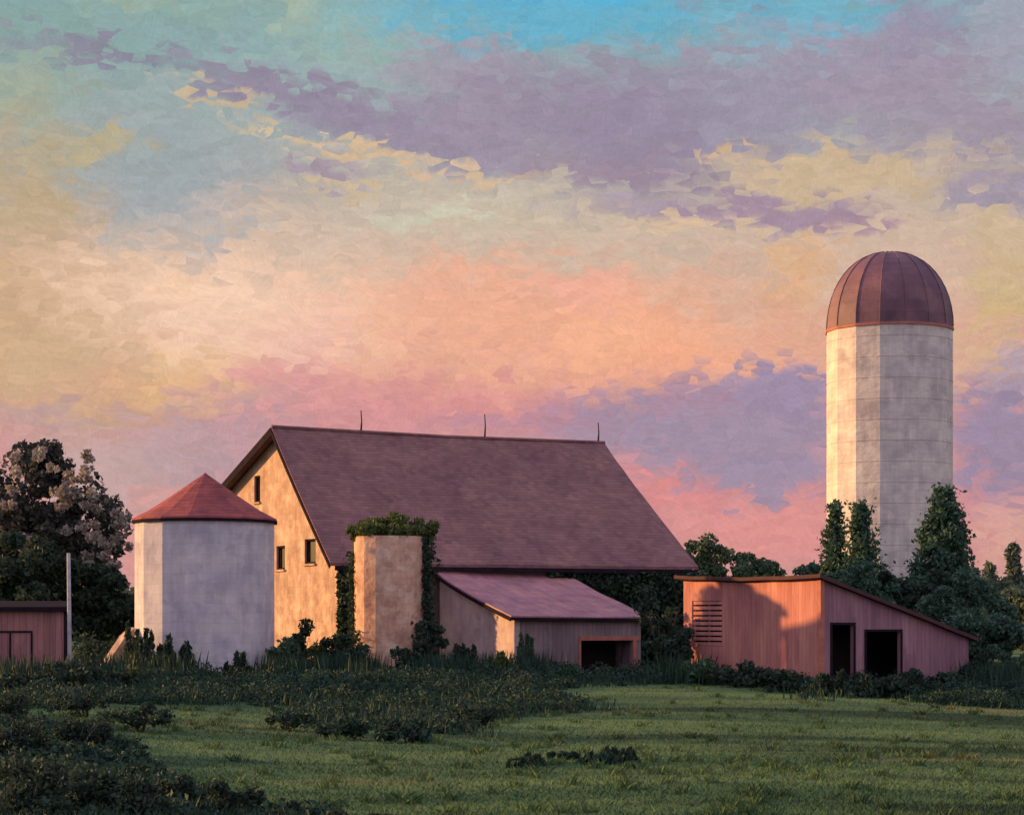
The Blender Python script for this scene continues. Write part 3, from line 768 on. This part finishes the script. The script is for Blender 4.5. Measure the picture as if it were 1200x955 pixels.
# ================================================================== RIGHT SHED
D3 = 82.0
K = at(962, 0, D3); K.z = 0
da = Vector((-.53, .848, 0)).normalized(); db = Vector((.848, .53, 0)).normalized()
na = -db; nbn = -da
la = (K.x-(201/F)*K.y)/(.53+(201/F)*.848); lb = ((535/F)*K.y-K.x)/(.848-(535/F)*.53)
KL = K+da*la; KR = K+db*lb
zK = at(0, 676, D3).z; zL = zK+.12; zRr = at(0, 745, KR.y).z-.05
shed = thing('shed', 'long low red-brown shed with monopitch roof on the right', 'shed', tuple((KL+KR)/2+Vector((0, 0, .2))))
bm = bmesh.new(); zs = -.6
def shed_top(s): return zK+(zRr-zK)*(s/lb)
# left wall with slatted opening
a = ray_hit(811, 704, K, na); b = ray_hit(846, 757, K, na)
s0, s1 = s_on(K, da, b), s_on(K, da, a); z0, z1 = b.z, a.z
panel(bm, K, da, na, [(.2, zs), (la, zs), (la, zL-.1), (.2, zK-.1)], [[(s0, z0), (s1, z0), (s1, z1), (s0, z1)]], .18)
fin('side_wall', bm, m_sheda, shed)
bm = bmesh.new(); Pa = lambda s, z, dd=0: K+da*s+na*dd+Vector((0, 0, z))
for k in range(9):
    z_ = z0+.09+(z1-z0-.18)*k/8
    beam(bm, Pa(s0+.02, z_, -.07), Pa(s1-.02, z_, -.07), .06, .15)
for s_ in (s0+.05, (s0+s1)/2, s1-.05): beam(bm, Pa(s_, z0+.01, -.14), Pa(s_, z1-.01, -.14), .06, .10)
fin('slatted_vent', bm, m_sheda, shed)
holes = []; tops = []
for (x0, y0, x1, y1) in ((975, 732, 1000, 800), (1015, 740, 1055, 800)):
    a = ray_hit(x0, y0, K, nbn); b = ray_hit(x1, y0, K, nbn); holes.append((s_on(K, db, a), s_on(K, db, b), a.z))
bm = bmesh.new()
panel(bm, K, db, nbn, [(0, zs), (lb, zs), (lb, zRr-.08), (0, zK-.08)], [[(a, zs+.1), (b, zs+.1), (b, t), (a, t)] for (a, b, t) in holes], .18)
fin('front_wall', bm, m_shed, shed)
for (a, b, t) in holes:
    bm = bmesh.new(); Pb = lambda s, z, dd=0: K+db*s+nbn*dd+Vector((0, 0, z))
    beam(bm, Pb(a-.1, t+.05, .02), Pb(b+.1, t+.05, .02), .05, .09)
    for s_ in (a-.05, b+.05): beam(bm, Pb(s_, zs+.1, .02), Pb(s_, t-.01, .02), .05, .09, up=tuple(db))
    fin('door_frame', bm, m_dark, shed)
bm = bmesh.new()
KB = KR+da*la
panel(bm, KR, da, db, [(.2, zs), (la, zs), (la, zRr-.1), (.2, zRr-.1)], [], .18)
panel(bm, KL, db, da, [(.2, zs), (lb-.2, zs), (lb-.2, zRr-.1+(zK-zRr)*.2/lb), (.2, zL-.2)], [], .18)
panel(bm, K-nbn*2.6, db, nbn, [(.2, zs), (lb-.2, zs), (lb-.2, zRr-.25), (.2, zK-.3)], [], .1)  # black sheet added behind the doorways as painted interior shade
fin('wall', bm, m_hole, shed)
bm = bmesh.new(); rr = random.Random(9); o_ = .3
e = lambda p, z: p+Vector((0, 0, z))
R_a = K-db*o_-da*o_; R_b = KL-db*o_+da*o_; R_c = KR+db*o_-da*o_; R_d = KR+da*(la+o_)+db*o_
roof_sheet(bm, R_a, R_b, R_c, R_d, zK+.12, zL+.12, zRr-.02, zRr-.02, 1.0, 6, 8, .15, rr)
fin('roof', bm, m_rroof, shed)
bm = bmesh.new()
beam(bm, K-da*.02+nbn*.0+Vector((0, 0, zs)), K+Vector((0, 0, zK-.13)), .2, .2, up=tuple(db))
fin('corner_post', bm, m_redwd, shed)

# ================================================================== LEFT SHED, POST, WING WALL
d4 = 78.0
S1 = at(79, 0, d4); S1.z = 0; _q = Vector((S1.x-.9, S1.y, 0)).normalized(); S0 = S1-Vector((_q.y, -_q.x, 0))*4.0
su = (S1-S0).normalized(); sn = Vector((su.y, -su.x, 0)); Ls = (S1-S0).length
zt4 = at(0, 716, d4).z
sh = thing('small_shed', 'small dull red shed with dark roof at the left edge', 'shed', tuple((S0+S1)/2+Vector((0, 0, .2))))
bm = bmesh.new()
panel(bm, S0, su, sn, [(0, -.2), (Ls, -.2), (Ls, zt4), (0, zt4)], [], .1)
sb = -sn
panel(bm, S1+sb*.003, sb, su, [(.1, -.2), (3.2, -.2), (3.2, zt4), (.1, zt4)], [], .1)
panel(bm, S0+sb*.003, sb, -su, [(.1, -.2), (3.2, -.2), (3.2, zt4), (.1, zt4)], [], .1)
panel(bm, S0+sb*3.2, su, sb, [(0.0, -.2), (Ls, -.2), (Ls, zt4), (0.0, zt4)], [], .1)
fin('wall', bm, m_lshed, sh)
bm = bmesh.new()
q0 = S0-su*.25+sn*.3; q1 = S1+su*.06+sn*.3; q2 = S1+su*.06+sb*3.5; q3 = S0-su*.25+sb*3.5
slab(bm, [q0+Vector((0,0,zt4+.16)), q1+Vector((0,0,zt4+.16)), q2+Vector((0,0,zt4+.42)), q3+Vector((0,0,zt4+.42))], .16)
fin('roof', bm, m_dark, sh)
a = ray_hit(4, 740, S0, sn); b = ray_hit(38, 740, S0, sn)
bm = bmesh.new(); Pc = lambda s, z, dd=.02: S0+su*s+sn*dd+Vector((0, 0, z)); sa, sbx = s_on(S0, su, a), s_on(S0, su, b)
beam(bm, Pc(sa-.28, a.z), Pc(sbx, a.z), .04, .07)
for s_ in (sa+.25, sbx-.03): beam(bm, Pc(s_, 0), Pc(s_, a.z-.04), .04, .07, up=tuple(su))
beam(bm, Pc(Ls-.07, -.1), Pc(Ls-.07, zt4-.01), .04, .13, up=tuple(su))
dr = fin('door_frame', bm, m_dark, sh)
p = at(81, 0, d4-.8); bm = bmesh.new()
zpt = at(0, 648, d4-.8).z; x, y = p.x, d4-.8
tube(bm, [(x, y, -.2), (x+.02, y, 1.5), (x-.02, y, zpt)], [.085, .08, .07], 8)
tag(fin_at('pole', bm, m_post, (x, y, 0), True), 'tall weathered white pole beside the small red shed', 'pole')
# wing wall beside the silo
bm = bmesh.new(); a = at(118, 0, 87.5); b = at(158, 0, 88.6); a.z = b.z = 0
ax = (b-a).normalized(); nn = Vector((ax.y, -ax.x, 0)); Lr = (b-a).length
panel(bm, a, ax, nn, [(0, -.1), (Lr, -.1), (Lr, at(0, 735, 88.6).z), (Lr*.75, at(0, 744, 88.6).z), (Lr*.15, at(0, 779, 88).z), (0, at(0, 787, 87).z)], [], .5)
tag(fin_at('ramp_wall', bm, m_gable, (a.x, a.y, 0)), 'sloping orange stone ramp wall at the left foot of the squat silo', 'wall')

# ================================================================== IVY on walls
def ivy(name, label, C, S, m, seed, cat='creeper', up=None, stem=None):
    root = thing(name, label, cat, tuple(C[np.argmin(C[:, 2])]))
    if stem:
        for pts in stem:
            bm = bmesh.new(); tube(bm, pts, [.05]*(len(pts)-1)+[.02], 5)
            fin('stem', bm, m_bark, root, True)
    link_mesh('foliage', leaves_mesh('foliage', C, S, seed, up=up), m, root)
    return root
r = np.random.RandomState(11)
def cyl_ivy(r, cx, cy, R, a0, a1, z0, z1, n, thick=.25, edge=None):
    t = r.rand(n); a = np.radians(a0+(a1-a0)*r.rand(n)); z = z0+(z1-z0)*t
    if edge is not None:
        k = edge(np.degrees(a), z, r.rand(n)); a, z = a[k], z[k]
    rr = R+.03+np.abs(r.normal(0, thick, len(a)))
    return np.stack([cx+rr*np.cos(a), cy+rr*np.sin(a), z], 1)
# cap of the tower
cs = [(tx+r.uniform(-1.35, 1.35), ty+r.uniform(-1.3, 1.3), tz+.15+r.rand()*.25) for _ in range(22)]
cs += [(tx-.2+r.normal()*.55, ty+r.normal()*.5, tz+.62) for _ in range(6)]+[(tx+1.6, ty-.1, tz+.25), (tx+1.75, ty, tz-.1), (tx+1.85, ty, tz+.3)]
cs += [(tx-1.5, ty-.2, tz+.05), (tx-1.65, ty-.1, tz+.25), (tx+.6, ty, tz+.75), (tx+.2, ty, tz+.85), (tx+2.0, ty, tz+.5), (tx+1.3, ty, tz+.6)]
C = clump_points(r, cs, [.36]*len(cs), [150]*len(cs))
ivy('creeper', 'bushy creeper crowning the narrow orange silo', C, .13*(.6+.8*r.rand(len(C))), lf_warm, 21, up=(.3, 0, .7))
C = cyl_ivy(r, tx, ty, tr_, -22, 60, 0, tz+.1, 2600, .22)
C2 = cyl_ivy(r, tx, ty, tr_, -50, -20, 0, 2.6, 900, .2, lambda a, z, q_: q_ < (a+55)/30*(1-z/3.2)+.1)
C = np.concatenate([C, C2])
ivy('creeper', 'dark creeper climbing the right side of the narrow orange silo', C, .17*(.6+.8*r.rand(len(C))), lf_dark, 22, stem=[[(tx+tr_, ty, 0), (tx+tr_+.05, ty+.1, 3), (tx+tr_, ty, 5.6)]])
C = cyl_ivy(r, tx, ty, tr_, 150, 196, 0, tz*.9, 1300, .14, lambda a, z, q_: q_ < .9)
C2 = cyl_ivy(r, tx, ty, tr_, 196, 225, 0, 2.4, 500, .15, lambda a, z, q_: q_ < 1-z/2.4)
C = np.concatenate([C, C2])
ivy('creeper', 'dark creeper climbing the left side of the narrow orange silo', C, .16*(.6+.8*r.rand(len(C))), lf_dark, 23)
# barn corner
n = 8000; t = r.rand(n)
s = r.uniform(-.12, 2.1, n); z = r.uniform(0, 5.2, n)
base = np.array(E1)[None] + np.outer(s, np.array(wu)) + np.outer(.05+np.abs(r.normal(0, .22, n)), np.array(v))
C = base; C[:, 2] = z
ivy('creeper', 'dark creeper hiding the near front corner of the barn', C, .2*(.6+.8*r.rand(n)), lf_dark, 24, stem=[[tuple(E1+v*.1+wu*.5), tuple(E1+v*.1+wu*.6+Vector((0,0,2.5))), tuple(E1+v*.1+wu*.4+Vector((0,0,4.8)))]])
# barn wall right of the lean-to
n = 15000; s = r.uniform(11.0, wl+.25, n); z = 5.1*r.rand(n)**.8
bulge = .15+.55*np.clip((s-15)/4, 0, 1)*(1-.5*z/5.2)
C = np.array(E1)[None]+np.outer(s, np.array(wu))+np.outer(.05+np.abs(r.normal(0, 1, n))*bulge, np.array(wn)); C[:, 2] = z
ivy('creeper', 'broad dark creeper covering the barn wall between lean-to and red-brown shed', C, .22*(.6+.8*r.rand(n)), lf_dark, 25, stem=[[tuple(E1+wn*.1+wu*s_), tuple(E1+wn*.1+wu*(s_+.3)+Vector((0,0,2.5))), tuple(E1+wn*.1+wu*(s_-.2)+Vector((0,0,4.8)))] for s_ in (13, 16, 18.5)])

# ================================================================== TREES
def atx(px, D): return (px-600)*D/F
pr = np.random.RandomState(77)
pc = []
for (px, py, sp_, k_) in ((130, 645, 22, 10), (112, 612, 18, 7), (10, 580, 10, 3), (60, 660, 18, 5), (90, 690, 14, 4), (138, 668, 9, 5), (92, 570, 14, 6), (20, 545, 8, 3), (60, 560, 16, 5), (36, 630, 8, 3), (22, 640, 6, 2), (95, 540, 10, 4), (145, 620, 10, 4), (110, 655, 12, 4), (75, 600, 14, 5)):
    for q_ in range(k_): pc.append((atx(px+pr.normal()*sp_*.6, 123), 123+pr.normal()*.5, at(0, py+pr.normal()*sp_, 123).z))
tree('broadleaf_tree', 'large dark broadleaf tree with leaf clumps coloured pale as if sunlit behind the small red shed', 'tree', (atx(52, 128), 128), at(0, 512, 128).z+.1, 5.0, lf_grey, 31, leaf=.34, nclump=78, per=200, trunk_r=.4, low=.12, pale=(pc, [.40]*len(pc), 40))
tree('broadleaf_tree', 'dark round tree cut by the left edge of the picture', 'tree', (atx(-45, 131), 131), 12.5, 4.2, lf_grey, 33, leaf=.34, nclump=70, per=180, low=.15)
tree('broadleaf_tree', 'low dark tree filling the gap left of the squat silo', 'tree', (atx(112, 120), 120), at(0, 690, 120).z-.2+1.6, 2.8, lf_dark, 35, leaf=.3, nclump=60, per=220, low=.02, trunk_r=.2)
tree('broadleaf_tree', 'dark tree standing directly behind the small red shed roof', 'tree', (atx(30, 118), 118), 7.6, 3.4, lf_dark, 36, leaf=.3, nclump=70, per=220, low=.03, trunk_r=.25)
# behind the barn's right end
for i, (px, py, R_, lab) in enumerate(((812, 616, 2.5, 'green tree rising behind the right end of the barn roof'), (850, 626, 2.6, 'rounded green tree behind the shed roof, second from the barn'), (888, 641, 2.2, 'lowest rounded tree right of the barn, nearest the conifers'))):
    tree('broadleaf_tree', lab, 'tree', (atx(px, 150), 150+i), at(0, py, 150).z, R_, lf_mid, 41+i, leaf=.25, nclump=50, per=200, low=.05, trunk_r=.2)
# conifers before the tall silo
CF = [(978, 588, 118, 2.6, 7, 'slim conifer at the left edge of the tall silo', lf_cedar), (1010, 590, 116, 2.7, 8, 'pointed conifer in front of the tall silo left of centre', lf_cedar),
      (1106, 568, 112, 3.0, 9, 'tallest broad dark conifer in front of the tall silo right edge', lf_cedar)]
conifer('conifer', CF[0][5], (atx(978, 118), 118), at(0, 586, 118).z, 2.0, lf_cedar, 51, leaf=.18, n=10000)
conifer('conifer', CF[1][5], (atx(1009, 116), 116), at(0, 588, 116).z, 2.5, lf_cedar, 52, leaf=.18, n=15000)
conifer('conifer', CF[2][5], (atx(1106, 112), 112), at(0, 570, 112).z, 2.3, lf_cedar, 53, leaf=.19, n=26000, blunt=.5)
for i, (px, py, D, R_, lab, m_) in enumerate((
     (960, 650, 112, 1.9, 'dark bushy tree behind the corner of the red-brown shed roof', lf_cedar),
     (1040, 652, 110, 2.6, 'dark rounded tree between the two conifer groups', lf_cedar),
     (1075, 650, 108, 2.4, 'dark bushy tree at the left foot of the broad conifer', lf_dark),
     (1130, 665, 104, 2.4, 'dark bushy tree at the right foot of the broad conifer', lf_cedar),
     (1150, 712, 98, 2.0, 'rounded dark tree beyond the low end of the red-brown shed', lf_cedar),
     (1180, 668, 125, 3.2, 'mid green rounded tree near the right edge of the picture', lf_soft),
     (1215, 690, 118, 2.8, 'green tree cut by the right edge of the picture', lf_soft),
     (1000, 660, 106, 2.4, 'dark rounded tree under the pointed conifer behind the shed roof', lf_cedar))):
    tree('broadleaf_tree', lab, 'tree', (atx(px, D), D), at(0, py, D).z, R_, m_, 61+i, leaf=.19, nclump=50, per=300, low=.02, trunk_r=.18)
for i, (px, py, D, lab) in enumerate(((1142, 668, 190, 'small pale far conifer right of the broad conifer'), (1160, 660, 200, 'slim pale far conifer, second from the picture edge'), (1188, 636, 195, 'tallest pale far conifer close to the right edge'))):
    conifer('conifer', lab, (atx(px, D), D), at(0, py, D).z, 2.0, lf_far, 81+i, leaf=.45, n=3500)
# far wood on the horizon
r = np.random.RandomState(5); n = 60000
xx = r.uniform(-150, 150, n); yy = 330+r.normal(0, 10, n)
hh = 6.0+1.5*fbm(xx, yy*0, .12, 8); zz = r.rand(n)**.8*np.clip(hh, 3, 12)
C = np.stack([xx, yy, zz], 1)
tag(link_mesh('far_wood', leaves_mesh('far_wood', C, .9*(.6+.8*r.rand(n)), 6), lf_far), 'low far wood along the horizon behind the farm', 'wood', kind='stuff')

# ================================================================== SHRUBS at the wall feet and in the meadow
SH = [  # px, py_base, D, R, h, mat, spiky, label
 (168, 86.2, .8, 2.5, 'd', 1, 'tall dark spiky shrub against the left edge of the squat silo'),
 (186, 85.6, .7, 1.9, 'd', 1, 'short spiky shrub before the sunlit strip of the squat silo'),
 (210, 85, 1.0, 1.6, 'd', 1, 'dark spiky shrub left of the middle of the squat silo'),
 (278, 84, .6, 1.3, 'd', 1, 'small spiky shrub standing before the middle of the squat silo'),
 (330, 88, 1.1, 1.9, 'm', 0, 'leafy shrub at the right foot of the squat silo'),
 (350, 90, 1.0, 2.7, 'd', 0, 'dark shrub beneath the barn gable'),
 (380, 90, .9, 2.2, 'w', 0, 'yellow-green shrub beneath the front corner of the barn gable'),
 (402, 89, .9, 2.6, 'd', 0, 'dark shrub at the left foot of the narrow orange silo'),
 (425, 86, .8, 1.6, 'd', 0, 'low dark shrub before the narrow orange silo, left side'),
 (478, 87, .7, 1.7, 'd', 0, 'low dark shrub before the narrow orange silo, right side'),
 (502, 89, .9, 3.0, 'd', 0, 'tall dark shrub between the narrow orange silo and the lean-to'),
 (535, 88, .8, 1.5, 'd', 1, 'spiky shrub before the shaded lean-to side wall'),
 (612, 91, .5, 2.1, 'm', 1, 'upright shrub at the front left corner of the lean-to'),
 (582, 86, .8, 1.2, 'w', 1, 'yellow-green spiky shrub before the sunlit lean-to wall'),
 (640, 88, .9, .8, 'd', 0, 'low dark shrub before the lean-to front wall'),
 (705, 86.5, 1.1, .45, 'd', 0, 'low dark shrub before the lean-to doorway'),
 (776, 89.3, 1.35, 4.3, 'd', 0, 'dark shrub at the right end of the lean-to'),
 (800, 87.5, .9, 2.8, 'd', 0, 'tall dark shrub between the creeper wall and the slatted vent'),
 (825, 84, 1.1, 1.1, 'm', 0, 'green shrub beneath the slatted vent of the red-brown shed'),
 (862, 82, 1.0, .9, 'd', 0, 'low dark shrub right of the slatted vent'),
 (900, 80, .9, .9, 'd', 0, 'low shrub before the sunlit patch of the red-brown shed'),
 (935, 79, .9, .9, 'd', 0, 'low shrub at the near corner of the red-brown shed'),
 (968, 77, .9, .8, 'd', 1, 'spiky shrub below the narrow doorway of the red-brown shed'),
 (1000, 77, .9, .9, 'd', 1, 'spiky shrub between the two doorways of the red-brown shed'),
 (1036, 77, .9, .8, 'd', 0, 'rounded low shrub below the wide doorway of the red-brown shed'),
 (1072, 78, .8, .9, 'd', 0, 'rounded shrub just right of the wide doorway'),
 (1100, 79, .8, .9, 'd', 0, 'rounded shrub before the low end of the red-brown shed'),
 (1132, 82, .9, 1.5, 'd', 0, 'dark shrub hiding the low end corner of the red-brown shed'),
 (1160, 84, 1.0, 1.6, 'd', 0, 'dark shrub right of the red-brown shed'),
 (1192, 86, 1.2, 1.8, 'm', 0, 'green shrub at the right edge of the picture'),
 (112, 100, 2.4, 2.3, 'd', 0, 'broad dark shrub under the low dark tree left of the squat silo'),
 (10, 70, 1.3, .9, 'd', 0, 'low dark shrub before the small red shed door'),
 (70, 71, 1.3, .9, 'd', 0, 'low dark shrub at the foot of the white pole'),
 (120, 74, 1.2, 1.0, 'd', 0, 'dark shrub before the sloping ramp wall'),
 (100, 58, 1.6, .8, 'd', 0, 'wide low shrub on the bank below the white pole'),
 (165, 52, .9, .7, 'd', 0, 'small dark round shrub in the meadow below the squat silo'),
 (340, 55, .7, .6, 'u', 0, 'small dull green shrub in the meadow right of the squat silo'),
 (400, 52, .9, .65, 'u', 0, 'wide dull green shrub on the meadow edge below the narrow orange silo'),
 (480, 51, .9, .6, 'u', 0, 'low dark shrub on the meadow edge below the lean-to side wall'),
 (560, 58, .9, .7, 'd', 0, 'low shrub on the meadow below the sunlit lean-to wall'),
 (622, 42.3, .45, .20, 'u', 1, 'tiny dark weed tuft alone in the middle of the meadow, leftmost of three'),
 (662, 44.6, .4, .16, 'u', 0, 'tiny dark weed tuft alone in the meadow, middle of three'),
 (712, 43.2, .6, .26, 'u', 1, 'small dark weed tuft alone in the meadow, rightmost of three'),
]
mm = {'u': lf_weed, 'd': lf_dark, 'm': lf_mid, 'w': lf_warm}
for i, (px, D, R_, h_, m_, sp, lab) in enumerate(SH):
    shrub(lab, atx(px, D), D, R_, h_, mm[m_], 200+i*3, leaf=.17 if D > 60 else .10, spiky=bool(sp), n=1300)
FG = [ # foreground clumps at the lower left
 (30, 30, .75, .95, 'big dark shrub in the lower left corner'), (95, 31, .6, .75, 'dark shrub in the foreground, second from the lower left corner'),
 (165, 30, .55, .70, 'dark shrub in the foreground, third from the lower left corner'), (225, 33, .5, .52, 'dark foreground shrub below the squat silo'),
 (278, 31, .42, .62, 'rounded dark foreground shrub standing above its neighbours'), (335, 30, .4, .36, 'low dark foreground shrub below the barn gable'),
 (395, 29.5, .36, .34, 'low dark foreground shrub below the narrow orange silo'), (450, 29, .3, .26, 'last small dark foreground shrub towards the middle of the picture'),
 (20, 42, 1.0, .9, 'dark shrub on the left slope behind the corner shrub'), (90, 45, 1.0, .8, 'dark shrub on the left slope below the white pole'), (10, 54, 1.3, .9, 'dark shrub on the left slope below the small red shed')]
for i, (px, D, R_, h_, lab) in enumerate(FG):
    shrub(lab, atx(px, D), D, R_, h_, lf_dark, 400+i*3, leaf=.075, n=2600)

# ---- uncountable grass and rank weeds
blades('grass', 260000, reg_field, .04, .10, .02, ground_mat('meadow_blades', True), 'short meadow grass covering the field', 'grass', 91, lean=.5)
def reg_rank(r, n):
    px = r.uniform(-120, 1320, n); D = r.uniform(44, 97, n); return (px-600)*D/F, D
def dens_rank(x, y):
    px = 600+x/y*F + 60*np.sin(y*.35) + 25*fbm(x, y, .6, 31)
    # near limit of the rank growth: swings towards the viewer on the left
    near = np.interp(px, [-200, 0, 200, 330, 420, 560, 640, 720, 800, 900, 1000, 1100, 1300], [45, 52, 66, 63, 55, 53, 64, 80, 84, 80, 73, 72, 72])
    near = near + 2.2*fbm(x, y, .35, 12)
    return np.where(y > near, .9, 0)*(np.clip((y-near)/3, .15, 1))
blades('rank_weeds', 60000, reg_rank, .12, .50, .05, lf_weed, 'tall rank weeds along the feet of the farm buildings', 'weeds', 92, lean=.22, dens=dens_rank)
def reg_fg(r, n):
    D = 24+16*r.rand(n)**1.2; px = -100+r.rand(n)**1.5*600; return (px-600)*D/F, D
def dens_fg(x, y):
    px = 600+x/y*F
    return np.clip(1.1-(px-60)/420-(y-27)/14, 0, 1)
blades('rank_weeds', 40000, reg_fg, .12, .42, .022, lf_weed, 'dark tangled weeds filling the lower left foreground', 'weeds', 93, lean=.3, dens=dens_fg)

# low tangled undergrowth: one mass of leaf clumps, taller towards the walls, thinning out into the meadow
def undergrowth(name, n, region, dens, rad0, rad1, leaf, m, label, seed, per=150):
    r = np.random.RandomState(seed)
    x, y = region(r, n); k = r.rand(len(x)) < dens(x, y); x, y = x[k], y[k]
    rd = (rad0+(rad1-rad0)*r.rand(len(x))**2)*(.75+.5*np.clip((y-60)/22, 0, 1))
    cs = [(a, b, gzf(a, b)+q_*.35) for a, b, q_ in zip(x, y, rd)]
    C = clump_points(r, cs, rd, [int(18+per*q_*q_) for q_ in rd]); C[:, 2] = np.maximum(C[:, 2], gz(C[:, 0], C[:, 1]))
    tag(link_mesh(name, leaves_mesh(name, C, leaf*(.5+r.rand(len(C))), seed+1, up=(0, 0, .25), long=1.3), m), label, 'undergrowth', kind='stuff')
def reg_u(r, n):
    px = r.uniform(-120, 1320, n); D = 44+54*r.rand(n)**.8; return (px-600)*D/F, D
undergrowth('undergrowth', 10000, reg_u, lambda x, y: dens_rank(x, y)*np.where((np.abs(x/y*F-112) < 40) & (y > 86), .12, 1)*(.25+.75*(fbm(x, y, .30, 4) > -.1)), .18, .60, .075, lf_weed, 'low dark tangled undergrowth spreading before the farm buildings', 17, 900)
def reg_lf(r, n):
    D = 25+27*r.rand(n); px = -100+r.rand(n)**1.3*640; return (px-600)*D/F, D
def dens_lf(x, y):
    px = 600+x/y*F + 18*fbm(x, y, .9, 41)
    far = np.interp(px, [-100, 0, 120, 200, 300, 420, 520, 560], [60, 56, 50, 36, 32.5, 30.5, 28.5, 20])
    return np.where(y < far, .9, 0)
undergrowth('undergrowth', 5200, reg_lf, dens_lf, .10, .42, .085, lf_weed, 'dark tangled undergrowth filling the lower left foreground', 47, 900)

# tall stalks and seed heads standing against the walls
def reg_t(r, n):
    c = [(150, 86), (175, 85), (205, 84), (330, 86), (360, 88), (395, 87), (425, 85), (500, 87), (535, 87), (575, 88), (625, 90), (800, 86), (1150, 82), (1175, 83), (60, 74), (20, 74), (110, 80)]
    i = r.randint(0, len(c), n); c = np.array(c, float)
    px = c[i, 0]+r.normal(0, 15, n); D = c[i, 1]+r.normal(0, 1.2, n); return (px-600)*D/F, D
blades('tall_weeds', 7500, reg_t, .5, 1.45, .05, lf_weed, 'tall dark weed stalks standing against the foot of the farm walls', 'weeds', 94, lean=.10)
def reg_tuft(r, n):
    k = 700; cx_, cy_ = reg_field(r, k); i = r.randint(0, k, n)
    return cx_[i]+r.normal(0, .10, n), cy_[i]+r.normal(0, .12, n)
blades('grass_tufts', 42000, reg_tuft, .07, .22, .018, ground_mat('tuft_blades', True), 'scattered longer grass tufts standing out of the meadow', 'grass', 95, lean=.45)
